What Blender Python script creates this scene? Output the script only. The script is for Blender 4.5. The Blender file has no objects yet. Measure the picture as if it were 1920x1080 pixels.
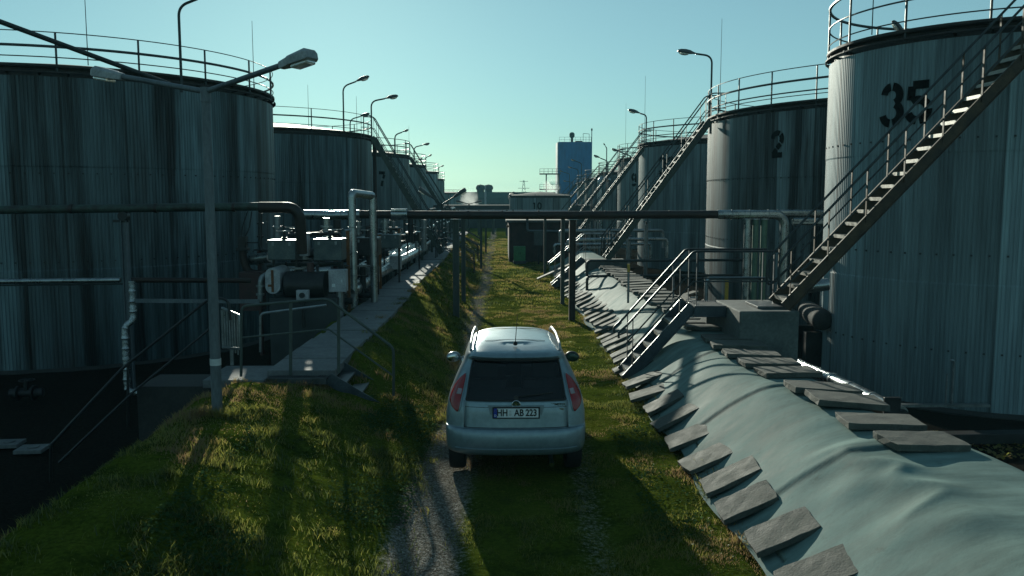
import bpy, math, random
import numpy as np
from mathutils import Vector, Matrix

random.seed(7)
RNG = np.random.default_rng(11)
PI = math.pi
scene = bpy.context.scene
COL = scene.collection

# ------------------------------------------------------------------ camera
F_PX = 1600.0
CAM_H = 3.3
PITCH = math.atan(168 / F_PX)
YAW = math.atan(22 * math.cos(PITCH) / F_PX)
cam_d = bpy.data.cameras.new('camera')
cam = bpy.data.objects.new('camera', cam_d)
COL.objects.link(cam)
cam.location = (0, 0, CAM_H)
cam.rotation_euler = (PI / 2 - PITCH, 0, -YAW)
cam_d.sensor_width = 36.0
cam_d.lens = 36.0 * F_PX / 1920.0
cam_d.clip_start = 0.1
cam_d.clip_end = 6000
scene.camera = cam

_f = np.array([math.sin(YAW) * math.cos(PITCH), math.cos(YAW) * math.cos(PITCH), -math.sin(PITCH)])
_r = np.array([math.cos(YAW), -math.sin(YAW), 0.0])
_u = np.cross(_r, _f)


def ray(x, y):
    return _f + _r * (x - 960) / F_PX - _u * (y - 540) / F_PX


def at(x, y, Y):
    """measured photo position -> point at road distance Y"""
    d = ray(x, y)
    p = np.array([0, 0, CAM_H]) + d * Y / d[1]
    return Vector(p.tolist())


def gz(x, y, z):
    """measured photo position -> point at height z"""
    d = ray(x, y)
    p = np.array([0, 0, CAM_H]) + d * (z - CAM_H) / d[2]
    return Vector(p.tolist())


# ------------------------------------------------------------------ world and sun
SUN_EL = math.radians(13.2)
SUN_AZ = math.radians(11.6)          # to the left of +Y
w = bpy.data.worlds.new('World')
scene.world = w
w.use_nodes = True
nt = w.node_tree
nt.nodes.clear()
sky = nt.nodes.new('ShaderNodeTexSky')
sky.sky_type = 'NISHITA'
sky.sun_disc = False
sky.sun_elevation = SUN_EL
sky.sun_rotation = -SUN_AZ
sky.altitude = 0
sky.air_density = 1.0
sky.dust_density = 0.15
sky.ozone_density = 4.0
tint = nt.nodes.new('ShaderNodeMix')
tint.data_type = 'RGBA'
tint.blend_type = 'MULTIPLY'
tint.inputs[0].default_value = 1.0
tint.inputs[7].default_value = (0.535, 0.83, 0.765, 1)
bg = nt.nodes.new('ShaderNodeBackground')
bg.inputs[1].default_value = 0.15
wo = nt.nodes.new('ShaderNodeOutputWorld')
hsv = nt.nodes.new('ShaderNodeHueSaturation')
hsv.inputs['Saturation'].default_value = 0.72
gam = nt.nodes.new('ShaderNodeGamma')
gam.inputs['Gamma'].default_value = 0.78
nt.links.new(sky.outputs[0], hsv.inputs['Color'])
nt.links.new(hsv.outputs[0], gam.inputs[0])
nt.links.new(gam.outputs[0], tint.inputs[6])
nt.links.new(tint.outputs[2], bg.inputs[0])
nt.links.new(bg.outputs[0], wo.inputs[0])

sd = bpy.data.lights.new('sun', 'SUN')
sd.energy = 5.0
sd.angle = math.radians(0.53)
sd.color = (0.98, 0.985, 0.83)
sun = bpy.data.objects.new('sun', sd)
COL.objects.link(sun)
sdir = Vector((-math.sin(SUN_AZ) * math.cos(SUN_EL), math.cos(SUN_AZ) * math.cos(SUN_EL), math.sin(SUN_EL)))
sun.rotation_euler = sdir.to_track_quat('Z', 'Y').to_euler()
sun.location = (-20, 60, 40)

scene.view_settings.view_transform = 'Standard'
scene.view_settings.look = 'None'
scene.view_settings.exposure = 0.22
scene.view_settings.gamma = 1
scene.render.engine = 'CYCLES'
scene.cycles.use_denoising = True
scene.cycles.max_bounces = 6
scene.cycles.diffuse_bounces = 2
scene.cycles.glossy_bounces = 3
scene.cycles.transmission_bounces = 4
scene.cycles.transparent_max_bounces = 8
scene.cycles.volume_bounces = 0
scene.cycles.sample_clamp_indirect = 4.0

# ------------------------------------------------------------------ materials


def nodes_of(name):
    m = bpy.data.materials.new(name)
    m.use_nodes = True
    t = m.node_tree
    b = t.nodes['Principled BSDF']
    return m, t, b


def ramp(t, fac, stops):
    r = t.nodes.new('ShaderNodeValToRGB')
    el = r.color_ramp.elements
    el[0].position, el[0].color = stops[0][0], (*stops[0][1], 1)
    el[1].position, el[1].color = stops[-1][0], (*stops[-1][1], 1)
    for p, c in stops[1:-1]:
        e = el.new(p)
        e.color = (*c, 1)
    t.links.new(fac, r.inputs[0])
    return r.outputs[0]


def coords(t, scale=(1, 1, 1), rnd=True):
    tc = t.nodes.new('ShaderNodeTexCoord')
    mp = t.nodes.new('ShaderNodeMapping')
    mp.inputs['Scale'].default_value = scale
    t.links.new(tc.outputs['Object'], mp.inputs[0])
    if rnd:
        oi = t.nodes.new('ShaderNodeObjectInfo')
        ml = t.nodes.new('ShaderNodeMath')
        ml.operation = 'MULTIPLY'
        ml.inputs[1].default_value = 37.0
        t.links.new(oi.outputs['Random'], ml.inputs[0])
        cb = t.nodes.new('ShaderNodeCombineXYZ')
        for i in range(3):
            t.links.new(ml.outputs[0], cb.inputs[i])
        t.links.new(cb.outputs[0], mp.inputs['Location'])
    return mp.outputs[0]


def tnoise(t, vec, scale, detail=4, rough=0.6):
    n = t.nodes.new('ShaderNodeTexNoise')
    n.inputs['Scale'].default_value = scale
    n.inputs['Detail'].default_value = detail
    n.inputs['Roughness'].default_value = rough
    t.links.new(vec, n.inputs['Vector'])
    return n.outputs[0]


def mixc(t, a, b, fac, mode='MIX'):
    m = t.nodes.new('ShaderNodeMix')
    m.data_type = 'RGBA'
    m.blend_type = mode
    for sock, v in ((m.inputs[0], fac), (m.inputs[6], a), (m.inputs[7], b)):
        if hasattr(v, 'is_linked'):
            t.links.new(v, sock)
        elif isinstance(v, (int, float)):
            sock.default_value = v
        else:
            sock.default_value = (*v, 1)
    return m.outputs[2]


def bump(t, b, h, strength, dist=0.02):
    bp = t.nodes.new('ShaderNodeBump')
    bp.inputs['Strength'].default_value = strength
    bp.inputs['Distance'].default_value = dist
    t.links.new(h, bp.inputs['Height'])
    t.links.new(bp.outputs[0], b.inputs['Normal'])


def mk(name, c1, c2, scale=3.0, rough=0.6, metal=0.0, stretch=(1, 1, 1), bmp=0.15, bscale=None, lo=0.35, hi=0.68, rrange=0.12):
    m, t, b = nodes_of(name)
    v = coords(t, stretch)
    n = tnoise(t, v, scale, 6, 0.65)
    c = ramp(t, n, [(lo, c1), (hi, c2)])
    fine = tnoise(t, v, scale * 9, 3, 0.6)
    c = mixc(t, c, ramp(t, fine, [(0.3, (0.75, 0.75, 0.75)), (0.7, (1.15, 1.15, 1.15))]), 1.0, 'MULTIPLY')
    t.links.new(c, b.inputs['Base Color'])
    b.inputs['Metallic'].default_value = metal
    rr = t.nodes.new('ShaderNodeMapRange')
    rr.inputs[1].default_value = 0.3
    rr.inputs[2].default_value = 0.7
    rr.inputs[3].default_value = max(0.05, rough - rrange)
    rr.inputs[4].default_value = min(1, rough + rrange)
    t.links.new(n, rr.inputs[0])
    t.links.new(rr.outputs[0], b.inputs['Roughness'])
    if bmp:
        bump(t, b, fine, bmp, 0.01)
    return m


def shell_mat(name, base, dark, rust, rust_amt, rough=0.5, metal=0.25, streak=2.2):
    """weathered trapezoid sheet: per-sheet tone attribute, vertical run-off streaks"""
    m, t, b = nodes_of(name)
    at_ = t.nodes.new('ShaderNodeAttribute')
    at_.attribute_name = 'tone'
    v = coords(t, (1, 1, 0.045))
    v2 = coords(t, (1, 1, 0.16))
    n = tnoise(t, v, streak, 5, 0.7)
    n2 = tnoise(t, v2, 1.3, 5, 0.6)
    n3 = tnoise(t, v, 9.0, 3, 0.7)
    c = ramp(t, n, [(0.38, dark), (0.56, base), (0.72, tuple(x * 1.4 for x in base))])
    c = mixc(t, c, at_.outputs['Color'], 1.0, 'MULTIPLY')
    rf = ramp(t, n2, [(0.5, (0, 0, 0)), (0.72, (rust_amt,) * 3)])
    c = mixc(t, c, rust, rf)
    c = mixc(t, c, ramp(t, n3, [(0.3, (0.6, 0.6, 0.6)), (0.65, (1.1, 1.1, 1.1))]), 1.0, 'MULTIPLY')
    t.links.new(c, b.inputs['Base Color'])
    b.inputs['Metallic'].default_value = metal
    b.inputs['Roughness'].default_value = rough
    bump(t, b, n3, 0.1, 0.01)
    return m


M = {}
M['shell_left'] = shell_mat('weathered_sheet_left', (0.12, 0.18, 0.20), (0.010, 0.014, 0.016), (0.03, 0.018, 0.013), 0.55)
M['shell_right'] = shell_mat('weathered_sheet_right', (0.15, 0.20, 0.21), (0.018, 0.022, 0.024), (0.045, 0.027, 0.018), 0.45)
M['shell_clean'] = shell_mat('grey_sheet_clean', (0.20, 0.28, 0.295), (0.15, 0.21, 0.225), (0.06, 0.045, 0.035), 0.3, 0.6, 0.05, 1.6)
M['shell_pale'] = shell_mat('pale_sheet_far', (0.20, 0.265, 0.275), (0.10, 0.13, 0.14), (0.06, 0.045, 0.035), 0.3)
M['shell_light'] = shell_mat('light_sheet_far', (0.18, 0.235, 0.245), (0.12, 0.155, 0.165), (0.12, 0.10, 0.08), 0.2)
M['rim'] = mk('rusty_rim_steel', (0.012, 0.012, 0.013), (0.06, 0.05, 0.045), 3, 0.7, 0.2)
M['rail'] = mk('painted_rail_steel', (0.022, 0.03, 0.033), (0.05, 0.06, 0.062), 6, 0.5, 0.4)
M['galv'] = mk('galvanised_steel', (0.16, 0.18, 0.19), (0.30, 0.33, 0.34), 7, 0.38, 0.7)
M['stair_rust'] = mk('rusted_stair_steel', (0.03, 0.022, 0.016), (0.11, 0.075, 0.045), 4, 0.7, 0.2)
M['stair_green'] = mk('old_green_stair_paint', (0.03, 0.04, 0.035), (0.075, 0.095, 0.075), 4, 0.6, 0.1)
M['stair_blue'] = mk('blue_grey_stair_paint', (0.03, 0.042, 0.055), (0.07, 0.09, 0.105), 4, 0.5, 0.3)
M['tread'] = mk('worn_tread_steel', (0.18, 0.17, 0.15), (0.34, 0.33, 0.30), 9, 0.45, 0.5)
M['pipe_silver'] = mk('aluminium_cladding', (0.22, 0.25, 0.26), (0.40, 0.43, 0.44), 5, 0.3, 0.9, bmp=0.25)
M['pipe_foil'] = mk('crinkled_foil_wrap', (0.34, 0.37, 0.38), (0.56, 0.59, 0.60), 12, 0.25, 0.95, bmp=1.0)
M['pipe_black'] = mk('bitumen_wrapped_pipe', (0.008, 0.007, 0.007), (0.035, 0.018, 0.013), 3, 0.55, 0.1, bmp=0.4)
M['pipe_green'] = mk('peeling_green_pipe', (0.018, 0.014, 0.012), (0.045, 0.085, 0.07), 5, 0.6, 0.1, bmp=0.4)
M['green_paint'] = mk('green_pipe_paint', (0.05, 0.11, 0.08), (0.09, 0.17, 0.12), 4, 0.5, 0.0)
M['post_green'] = mk('grey_green_post_paint', (0.035, 0.05, 0.046), (0.075, 0.095, 0.085), 5, 0.6, 0.1, (1, 1, .3))
M['post_rust'] = mk('brown_post_steel', (0.022, 0.016, 0.013), (0.06, 0.04, 0.03), 5, 0.65, 0.1, (1, 1, .3))
M['rust'] = mk('orange_rust', (0.08, 0.03, 0.012), (0.20, 0.085, 0.03), 6, 0.8, 0.0)
M['box_rust'] = mk('rust_patched_box', (0.035, 0.055, 0.065), (0.11, 0.135, 0.13), 3.5, 0.55, 0.2, bmp=0.3)
M['white_paint'] = mk('dirty_white_paint', (0.24, 0.25, 0.27), (0.42, 0.43, 0.45), 4, 0.5, 0.0)
M['dark_steel'] = mk('dark_machine_steel', (0.008, 0.009, 0.010), (0.03, 0.032, 0.034), 5, 0.5, 0.3)
M['dark_red'] = mk('dull_red_paint', (0.035, 0.014, 0.014), (0.075, 0.03, 0.028), 5, 0.6)
M['concrete'] = mk('weathered_concrete', (0.06, 0.072, 0.069), (0.14, 0.155, 0.145), 2.2, 0.85, 0, bmp=0.4)
M['concrete_dark'] = mk('stained_concrete_wall', (0.05, 0.055, 0.053), (0.13, 0.135, 0.125), 2.0, 0.9, 0, (1, 1, .4), bmp=0.4)
M['slab'] = mk('concrete_slab', (0.045, 0.05, 0.043), (0.10, 0.105, 0.088), 4.5, 0.85, 0, bmp=0.5)
M['path'] = mk('concrete_path', (0.085, 0.095, 0.10), (0.17, 0.18, 0.18), 2.0, 0.85, 0, bmp=0.4)
M['grating'] = mk('platform_grating', (0.05, 0.058, 0.06), (0.12, 0.13, 0.135), 10, 0.5, 0.5)
M['wood'] = mk('grey_planks', (0.09, 0.08, 0.065), (0.24, 0.22, 0.19), 4, 0.85, 0, (1, .15, 1), bmp=0.5)
M['lamp_post'] = mk('blue_grey_lamp_post', (0.075, 0.095, 0.11), (0.14, 0.165, 0.18), 4, 0.55, 0.2, (1, 1, .3))
M['lamp_head'] = mk('grey_lamp_housing', (0.22, 0.24, 0.25), (0.36, 0.38, 0.39), 4, 0.5, 0.1)
M['lamp_far'] = mk('dark_lamp_housing', (0.05, 0.055, 0.06), (0.10, 0.11, 0.11), 4, 0.5, 0.1)
M['brick'] = mk('dark_brick', (0.03, 0.022, 0.022), (0.075, 0.048, 0.044), 3, 0.9, 0, bmp=0.5)
M['roof_sheet'] = mk('fibre_cement_roof', (0.05, 0.058, 0.058), (0.10, 0.11, 0.108), 2, 0.85)
M['green_box'] = mk('green_cabinet_paint', (0.03, 0.14, 0.055), (0.05, 0.22, 0.085), 2, 0.5)
M['blue_clad'] = mk('blue_tower_cladding', (0.001, 0.10, 0.28), (0.002, 0.125, 0.33), 0.25, 0.55, 0, (1, 1, .2), bmp=0)
M['sunlit_clad'] = mk('sunlit_tower_cladding', (0.50, 0.52, 0.53), (0.6, 0.62, 0.62), 0.3, 0.6, bmp=0)  # blue tower's sunlit left face, its light put into a pale colour
M['hall'] = mk('grey_green_hall_wall', (0.03, 0.05, 0.052), (0.06, 0.085, 0.085), 0.12, 0.8, bmp=0)
M['far_dark'] = mk('dark_far_wall', (0.022, 0.028, 0.03), (0.05, 0.058, 0.06), 0.3, 0.8, bmp=0)
M['black_paint'] = mk('black_stencil_paint', (0.003, 0.003, 0.0035), (0.012, 0.011, 0.011), 7, 0.7, 0, (1, 1, .2), bmp=0.2)
M['black_paint'].node_tree.nodes['Principled BSDF'].inputs['Specular IOR Level'].default_value = 0.05
M['yellow'] = mk('yellow_post_paint', (0.35, 0.22, 0.03), (0.5, 0.33, 0.05), 4, 0.6)
M['plinth'] = mk('dark_plinth', (0.02, 0.021, 0.02), (0.05, 0.05, 0.046), 3, 0.9)


def simple(name, col, rough=0.5, metal=0.0, **kw):
    m, t, b = nodes_of(name)
    v = coords(t)
    n = tnoise(t, v, 14, 3, 0.6)
    c = ramp(t, n, [(0.3, tuple(x * 0.85 for x in col)), (0.7, tuple(min(1, x * 1.1) for x in col))])
    t.links.new(c, b.inputs['Base Color'])
    b.inputs['Roughness'].default_value = rough
    b.inputs['Metallic'].default_value = metal
    for k, val in kw.items():
        b.inputs[k].default_value = val
    return m


M['car_paint'] = simple('silver_blue_car_paint', (0.20, 0.27, 0.305), 0.38, 0.5, **{'Coat Weight': 0.35, 'Coat Roughness': 0.08})
M['car_plastic'] = simple('black_car_plastic', (0.012, 0.012, 0.013), 0.5)
M['rubber'] = simple('tyre_rubber', (0.010, 0.010, 0.010), 0.8)
M['alloy'] = simple('wheel_alloy', (0.35, 0.36, 0.37), 0.35, 0.8)
M['red_lens'] = simple('red_lamp_lens', (0.24, 0.003, 0.005), 0.25, 0.0, **{'Coat Weight': 0.3})
M['clear_lens'] = simple('clear_lamp_lens', (0.26, 0.20, 0.22), 0.2, 0.0, **{'Coat Weight': 0.8})
M['plate_white'] = simple('plate_white', (0.62, 0.65, 0.66), 0.4)
M['plate_blue'] = simple('plate_blue', (0.01, 0.04, 0.32), 0.4)
M['plate_black'] = simple('plate_black', (0.008, 0.008, 0.009), 0.5)
M['chrome'] = simple('chrome_trim', (0.55, 0.57, 0.58), 0.15, 1.0)
M['badge_green'] = simple('badge_dark_green', (0.02, 0.05, 0.035), 0.2, 0.3)
M['seat_cloth'] = simple('dark_seat_cloth', (0.035, 0.038, 0.042), 0.9)
M['gold'] = simple('gold_lettering', (0.35, 0.26, 0.10), 0.3, 0.8)
M['skin_white'] = simple('pale_sticker', (0.5, 0.52, 0.52), 0.5)

m, t, b = nodes_of('tinted_car_glass')
b.inputs['Base Color'].default_value = (0.10, 0.13, 0.13, 1)
b.inputs['Roughness'].default_value = 0.02
b.inputs['Transmission Weight'].default_value = 0.0
tr = t.nodes.new('ShaderNodeBsdfTransparent')
tr.inputs[0].default_value = (0.66, 0.72, 0.73, 1)
gl = t.nodes.new('ShaderNodeBsdfGlossy')
gl.inputs['Roughness'].default_value = 0.02
fr = t.nodes.new('ShaderNodeFresnel')
fr.inputs[0].default_value = 1.5
mx = t.nodes.new('ShaderNodeMixShader')
t.links.new(fr.outputs[0], mx.inputs[0])
t.links.new(tr.outputs[0], mx.inputs[1])
t.links.new(gl.outputs[0], mx.inputs[2])
t.links.new(mx.outputs[0], t.nodes['Material Output'].inputs[0])
t.nodes.remove(b)
M['glass'] = m

m, t, b = nodes_of('frosted_lamp_lens')
b.inputs['Base Color'].default_value = (0.75, 0.78, 0.72, 1)
b.inputs['Roughness'].default_value = 0.25
b.inputs['Transmission Weight'].default_value = 0.6
tcn = tnoise(t, coords(t), 18, 3)
t.links.new(ramp(t, tcn, [(0.3, (0.6, 0.64, 0.58)), (0.7, (0.85, 0.88, 0.82))]), b.inputs['Base Color'])
M['lens'] = m


def foliage_mat(name, stops, trans=0.68, gloss=0.03):
    m, t, b = nodes_of(name)
    a = t.nodes.new('ShaderNodeAttribute')
    a.attribute_name = 'tone'
    c = ramp(t, a.outputs['Fac'], stops)
    d = t.nodes.new('ShaderNodeBsdfDiffuse')
    tl = t.nodes.new('ShaderNodeBsdfTranslucent')
    g = t.nodes.new('ShaderNodeBsdfGlossy')
    g.inputs['Roughness'].default_value = 0.35
    g.inputs['Color'].default_value = (0.8, 0.9, 0.85, 1)
    t.links.new(c, d.inputs[0])
    t.links.new(c, tl.inputs[0])
    m1 = t.nodes.new('ShaderNodeMixShader')
    m1.inputs[0].default_value = trans
    t.links.new(d.outputs[0], m1.inputs[1])
    t.links.new(tl.outputs[0], m1.inputs[2])
    m2 = t.nodes.new('ShaderNodeMixShader')
    m2.inputs[0].default_value = gloss
    t.links.new(m1.outputs[0], m2.inputs[1])
    t.links.new(g.outputs[0], m2.inputs[2])
    t.links.new(m2.outputs[0], t.nodes['Material Output'].inputs[0])
    t.nodes.remove(b)
    return m


M['grass'] = foliage_mat('grass_blades', [(0.0, (0.026, 0.038, 0.014)), (0.38, (0.10, 0.122, 0.028)), (0.66, (0.26, 0.245, 0.05)), (1.0, (0.24, 0.155, 0.08))])
M['clover'] = foliage_mat('clover_leaves', [(0.0, (0.025, 0.065, 0.025)), (1.0, (0.075, 0.125, 0.045))], 0.5, 0.0)

# ground: bare soil, turf base and gravel, mixed by where the wheels and feet have worn it
m, t, b = nodes_of('turf_soil_and_gravel')
a = t.nodes.new('ShaderNodeAttribute')
a.attribute_name = 'gravel'
v = coords(t, (1, 1, 1), False)
n1 = tnoise(t, v, 1.6, 6, 0.7)
n2 = tnoise(t, v, 22, 5, 0.7)
n3 = tnoise(t, v, 70, 3, 0.7)
turf = ramp(t, n1, [(0.3, (0.018, 0.030, 0.006)), (0.5, (0.060, 0.082, 0.011)), (0.66, (0.080, 0.098, 0.014)), (0.8, (0.085, 0.07, 0.022))])
turf = mixc(t, turf, ramp(t, n2, [(0.3, (0.4, 0.4, 0.4)), (0.7, (1.5, 1.5, 1.4))]), 1.0, 'MULTIPLY')
vor = t.nodes.new('ShaderNodeTexVoronoi')
vor.inputs['Scale'].default_value = 64
t.links.new(v, vor.inputs['Vector'])
gcol = ramp(t, vor.outputs['Color'], [(0.2, (0.11, 0.105, 0.088)), (0.55, (0.20, 0.19, 0.165)), (0.9, (0.36, 0.35, 0.32))])
gcol = mixc(t, gcol, ramp(t, n2, [(0.35, (0.5, 0.45, 0.4)), (0.65, (1.2, 1.2, 1.2))]), 1.0, 'MULTIPLY')
addn = t.nodes.new('ShaderNodeMath')
addn.operation = 'ADD'
t.links.new(a.outputs['Fac'], addn.inputs[0])
t.links.new(n2, addn.inputs[1])
gf = ramp(t, addn.outputs[0], [(0.74, (0, 0, 0)), (1.15, (1, 1, 1))])
a2 = t.nodes.new('ShaderNodeAttribute')
a2.attribute_name = 'bare'
col = mixc(t, turf, gcol, gf)
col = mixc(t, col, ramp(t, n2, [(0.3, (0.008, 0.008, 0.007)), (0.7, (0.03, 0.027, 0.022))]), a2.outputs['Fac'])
t.links.new(col, b.inputs['Base Color'])
b.inputs['Roughness'].default_value = 0.9
hm = mixc(t, n2, vor.outputs['Distance'], gf)
b.inputs['Specular IOR Level'].default_value = 0.0
bump(t, b, hm, 0.8, 0.03)
M['ground'] = m

# grey geotextile liner
m, t, b = nodes_of('grey_liner_sheet')
v = coords(t, (1, 1, 1), False)
n1 = tnoise(t, v, 0.9, 6, 0.65)
n2 = tnoise(t, coords(t, (0.5, 2.5, 1), False), 2.5, 5, 0.65)
n3 = tnoise(t, v, 60, 3, 0.6)
c = ramp(t, n1, [(0.3, (0.13, 0.185, 0.17)), (0.55, (0.175, 0.25, 0.23)), (0.75, (0.21, 0.29, 0.27))])
c = mixc(t, c, ramp(t, n2, [(0.3, (0.68, 0.68, 0.68)), (0.65, (1.08, 1.08, 1.08))]), 1.0, 'MULTIPLY')
sa = t.nodes.new('ShaderNodeAttribute')
sa.attribute_name = 'seam'
c = mixc(t, c, (0.03, 0.035, 0.032), sa.outputs['Fac'])
n4 = tnoise(t, v, 5.0, 6, 0.75)
c = mixc(t, c, (0.05, 0.055, 0.045), ramp(t, n4, [(0.60, (0, 0, 0)), (0.78, (0.55, 0.55, 0.55))]))
t.links.new(c, b.inputs['Base Color'])
rr = ramp(t, n2, [(0.3, (0.66, 0.66, 0.66)), (0.7, (0.8, 0.8, 0.8))])
t.links.new(rr, b.inputs['Roughness'])
b.inputs['Specular IOR Level'].default_value = 0.04
wr_ = tnoise(t, coords(t, (1.6, .8, 1), False), 3.2, 5, 0.7)
hh_ = mixc(t, n3, wr_, 0.85)
bump(t, b, hh_, 0.22, 0.03)
M['liner'] = m

# ------------------------------------------------------------------ mesh builder


class MB:
    def __init__(self):
        self.v, self.f, self.s = [], [], []

    def add(self, verts, faces, smooth=False):
        o = len(self.v)
        self.v += [tuple(p) for p in verts]
        self.f += [tuple(i + o for i in q) for q in faces]
        self.s += [smooth] * len(faces)
        return self

    def box(self, c, size, rz=0.0, mat=None):
        x, y, z = (s / 2 for s in size)
        pts = [Vector((sx * x, sy * y, sz * z)) for sz in (-1, 1) for sy in (-1, 1) for sx in (-1, 1)]
        R = mat if mat is not None else Matrix.Rotation(rz, 3, 'Z')
        pts = [R @ p + Vector(c) for p in pts]
        return self.add(pts, [(0, 2, 3, 1), (4, 5, 7, 6), (0, 1, 5, 4), (2, 6, 7, 3), (0, 4, 6, 2), (1, 3, 7, 5)])

    def beam(self, p0, p1, w, h, up=(0, 0, 1)):
        p0, p1 = Vector(p0), Vector(p1)
        d = (p1 - p0).normalized()
        up = Vector(up)
        if abs(d.dot(up)) > 0.98:
            up = Vector((0, 1, 0))
        s = d.cross(up).normalized()
        u = s.cross(d).normalized()
        q = []
        for p in (p0, p1):
            for a, bb in ((-1, -1), (1, -1), (1, 1), (-1, 1)):
                q.append(p + s * a * w / 2 + u * bb * h / 2)
        return self.add(q, [(0, 1, 2, 3), (7, 6, 5, 4), (0, 4, 5, 1), (1, 5, 6, 2), (2, 6, 7, 3), (3, 7, 4, 0)])

    def ibeam(self, p0, p1, w, h, t=0.012, up=(0, 1, 0)):
        p0, p1 = Vector(p0), Vector(p1)
        d = (p1 - p0).normalized()
        s = d.cross(Vector(up)).normalized()
        u = s.cross(d).normalized()
        for k in (-1, 1):
            self.beam(p0 + s * k * (w / 2 - t / 2), p1 + s * k * (w / 2 - t / 2), t, h, up)
        self.beam(p0, p1, w - 2 * t, t, up)
        return self

    def tube(self, pts, r, n=8, cap=True, closed=False):
        pts = [Vector(p) for p in pts]
        m = len(pts)
        rad = r if isinstance(r, (list, tuple)) else [r] * m
        tang = []
        for i in range(m):
            if closed:
                d = pts[(i + 1) % m] - pts[i - 1]
            else:
                d = pts[min(i + 1, m - 1)] - pts[max(i - 1, 0)]
            tang.append(d.normalized() if d.length > 1e-9 else Vector((0, 0, 1)))
        ref = Vector((0, 0, 1)) if abs(tang[0].z) < 0.9 else Vector((0, 1, 0))
        nrm = (ref - tang[0] * ref.dot(tang[0])).normalized()
        vs, fs = [], []
        for i in range(m):
            nrm = nrm - tang[i] * nrm.dot(tang[i])
            nrm = nrm.normalized() if nrm.length > 1e-6 else tang[i].orthogonal().normalized()
            bi = tang[i].cross(nrm)
            for k in range(n):
                a = 2 * PI * k / n
                vs.append(pts[i] + (nrm * math.cos(a) + bi * math.sin(a)) * rad[i])
        seg = m if closed else m - 1
        for i in range(seg):
            j = (i + 1) % m
            for k in range(n):
                k2 = (k + 1) % n
                fs.append((i * n + k, i * n + k2, j * n + k2, j * n + k))
        self.add(vs, fs, True)
        if cap and not closed:
            o = len(self.v) - len(vs)
            self.f.append(tuple(o + k for k in reversed(range(n))))
            self.f.append(tuple(o + (m - 1) * n + k for k in range(n)))
            self.s += [False, False]
        return self

    def lathe(self, prof, n=24, c=(0, 0, 0), axis=(0, 0, 1), smooth=True):
        c = Vector(c)
        q = Vector(axis).normalized().to_track_quat('Z', 'Y')
        vs, fs = [], []
        for r, z in prof:
            for k in range(n):
                a = 2 * PI * k / n
                vs.append(c + q @ Vector((r * math.cos(a), r * math.sin(a), z)))
        for i in range(len(prof) - 1):
            for k in range(n):
                k2 = (k + 1) % n
                fs.append((i * n + k, i * n + k2, (i + 1) * n + k2, (i + 1) * n + k))
        self.add(vs, fs, smooth)
        return self

    def ell(self, c, rad, n=16, m=10, mat=None):
        R = mat if mat is not None else Matrix.Identity(3)
        vs, fs = [], []
        for i in range(m + 1):
            th = PI * i / m
            for k in range(n):
                a = 2 * PI * k / n
                vs.append(Vector(c) + R @ Vector((rad[0] * math.sin(th) * math.cos(a), rad[1] * math.sin(th) * math.sin(a), rad[2] * math.cos(th))))
        for i in range(m):
            for k in range(n):
                k2 = (k + 1) % n
                fs.append((i * n + k, (i + 1) * n + k, (i + 1) * n + k2, i * n + k2))
        return self.add(vs, fs, True)

    def build(self, name, mat, parent=None, loc=None, bevel=0.0, sharp=40, attr=None):
        me = bpy.data.meshes.new(name)
        me.from_pydata([tuple(p) for p in self.v], [], self.f)
        me.polygons.foreach_set('use_smooth', self.s)
        if any(self.s):
            me.set_sharp_from_angle(angle=math.radians(sharp))
        me.materials.append(M[mat] if isinstance(mat, str) else mat)
        if attr is not None:
            al = me.attributes.new('tone', 'FLOAT', 'POINT')
            al.data.foreach_set('value', np.asarray(attr, dtype=np.float32))
        me.update()
        o = bpy.data.objects.new(name, me)
        COL.objects.link(o)
        if parent is not None:
            o.parent = parent
        if loc is not None:
            o.location = loc
        if bevel:
            md = o.modifiers.new('bevel', 'BEVEL')
            md.width = bevel
            md.segments = 2
            md.limit_method = 'ANGLE'
        return o


def thing(name, label, cat, loc=(0, 0, 0), rz=0.0, group=None):
    o = bpy.data.objects.new(name, None)
    o.empty_display_size = 0.2
    COL.objects.link(o)
    o.location = loc
    o.rotation_euler = (0, 0, rz)
    o['label'] = label
    o['category'] = cat
    if group:
        o['group'] = group
    return o


def tag(o, label, cat, group=None):
    o['label'] = label
    o['category'] = cat
    if group:
        o['group'] = group
    return o


def copy_thing(src, loc, rz, label, scale=1.0):
    r = src.copy()
    COL.objects.link(r)
    r.location = loc
    r.rotation_euler = (0, 0, rz)
    r.scale = (scale,) * 3
    r['label'] = label
    for ch in list(src.children):
        c = ch.copy()
        COL.objects.link(c)
        c.parent = r
        for g in list(ch.children):
            d = g.copy()
            COL.objects.link(d)
            d.parent = c
    return r


def fillet(pts, rad, n=6):
    pts = [Vector(p) for p in pts]
    out = [pts[0]]
    for i in range(1, len(pts) - 1):
        a, p, c = pts[i - 1], pts[i], pts[i + 1]
        d1, d2 = (a - p), (c - p)
        rr = min(rad, d1.length * 0.48, d2.length * 0.48)
        s, e = p + d1.normalized() * rr, p + d2.normalized() * rr
        for k in range(n + 1):
            u = k / n
            out.append(s * (1 - u) ** 2 + p * 2 * u * (1 - u) + e * u * u)
    out.append(pts[-1])
    return out


ORD = ['nearest', 'second', 'third', 'fourth', 'fifth', 'sixth', 'seventh', 'eighth', 'ninth', 'tenth', 'eleventh', 'twelfth', 'thirteenth',
       'fourteenth', 'fifteenth', 'sixteenth', 'seventeenth', 'eighteenth', 'nineteenth', 'twentieth']
TENS = {2: 'twenty', 3: 'thirty', 4: 'forty', 5: 'fifty', 6: 'sixty'}
TENTH = {3: 'thirtieth', 4: 'fortieth', 5: 'fiftieth', 6: 'sixtieth'}


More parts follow.
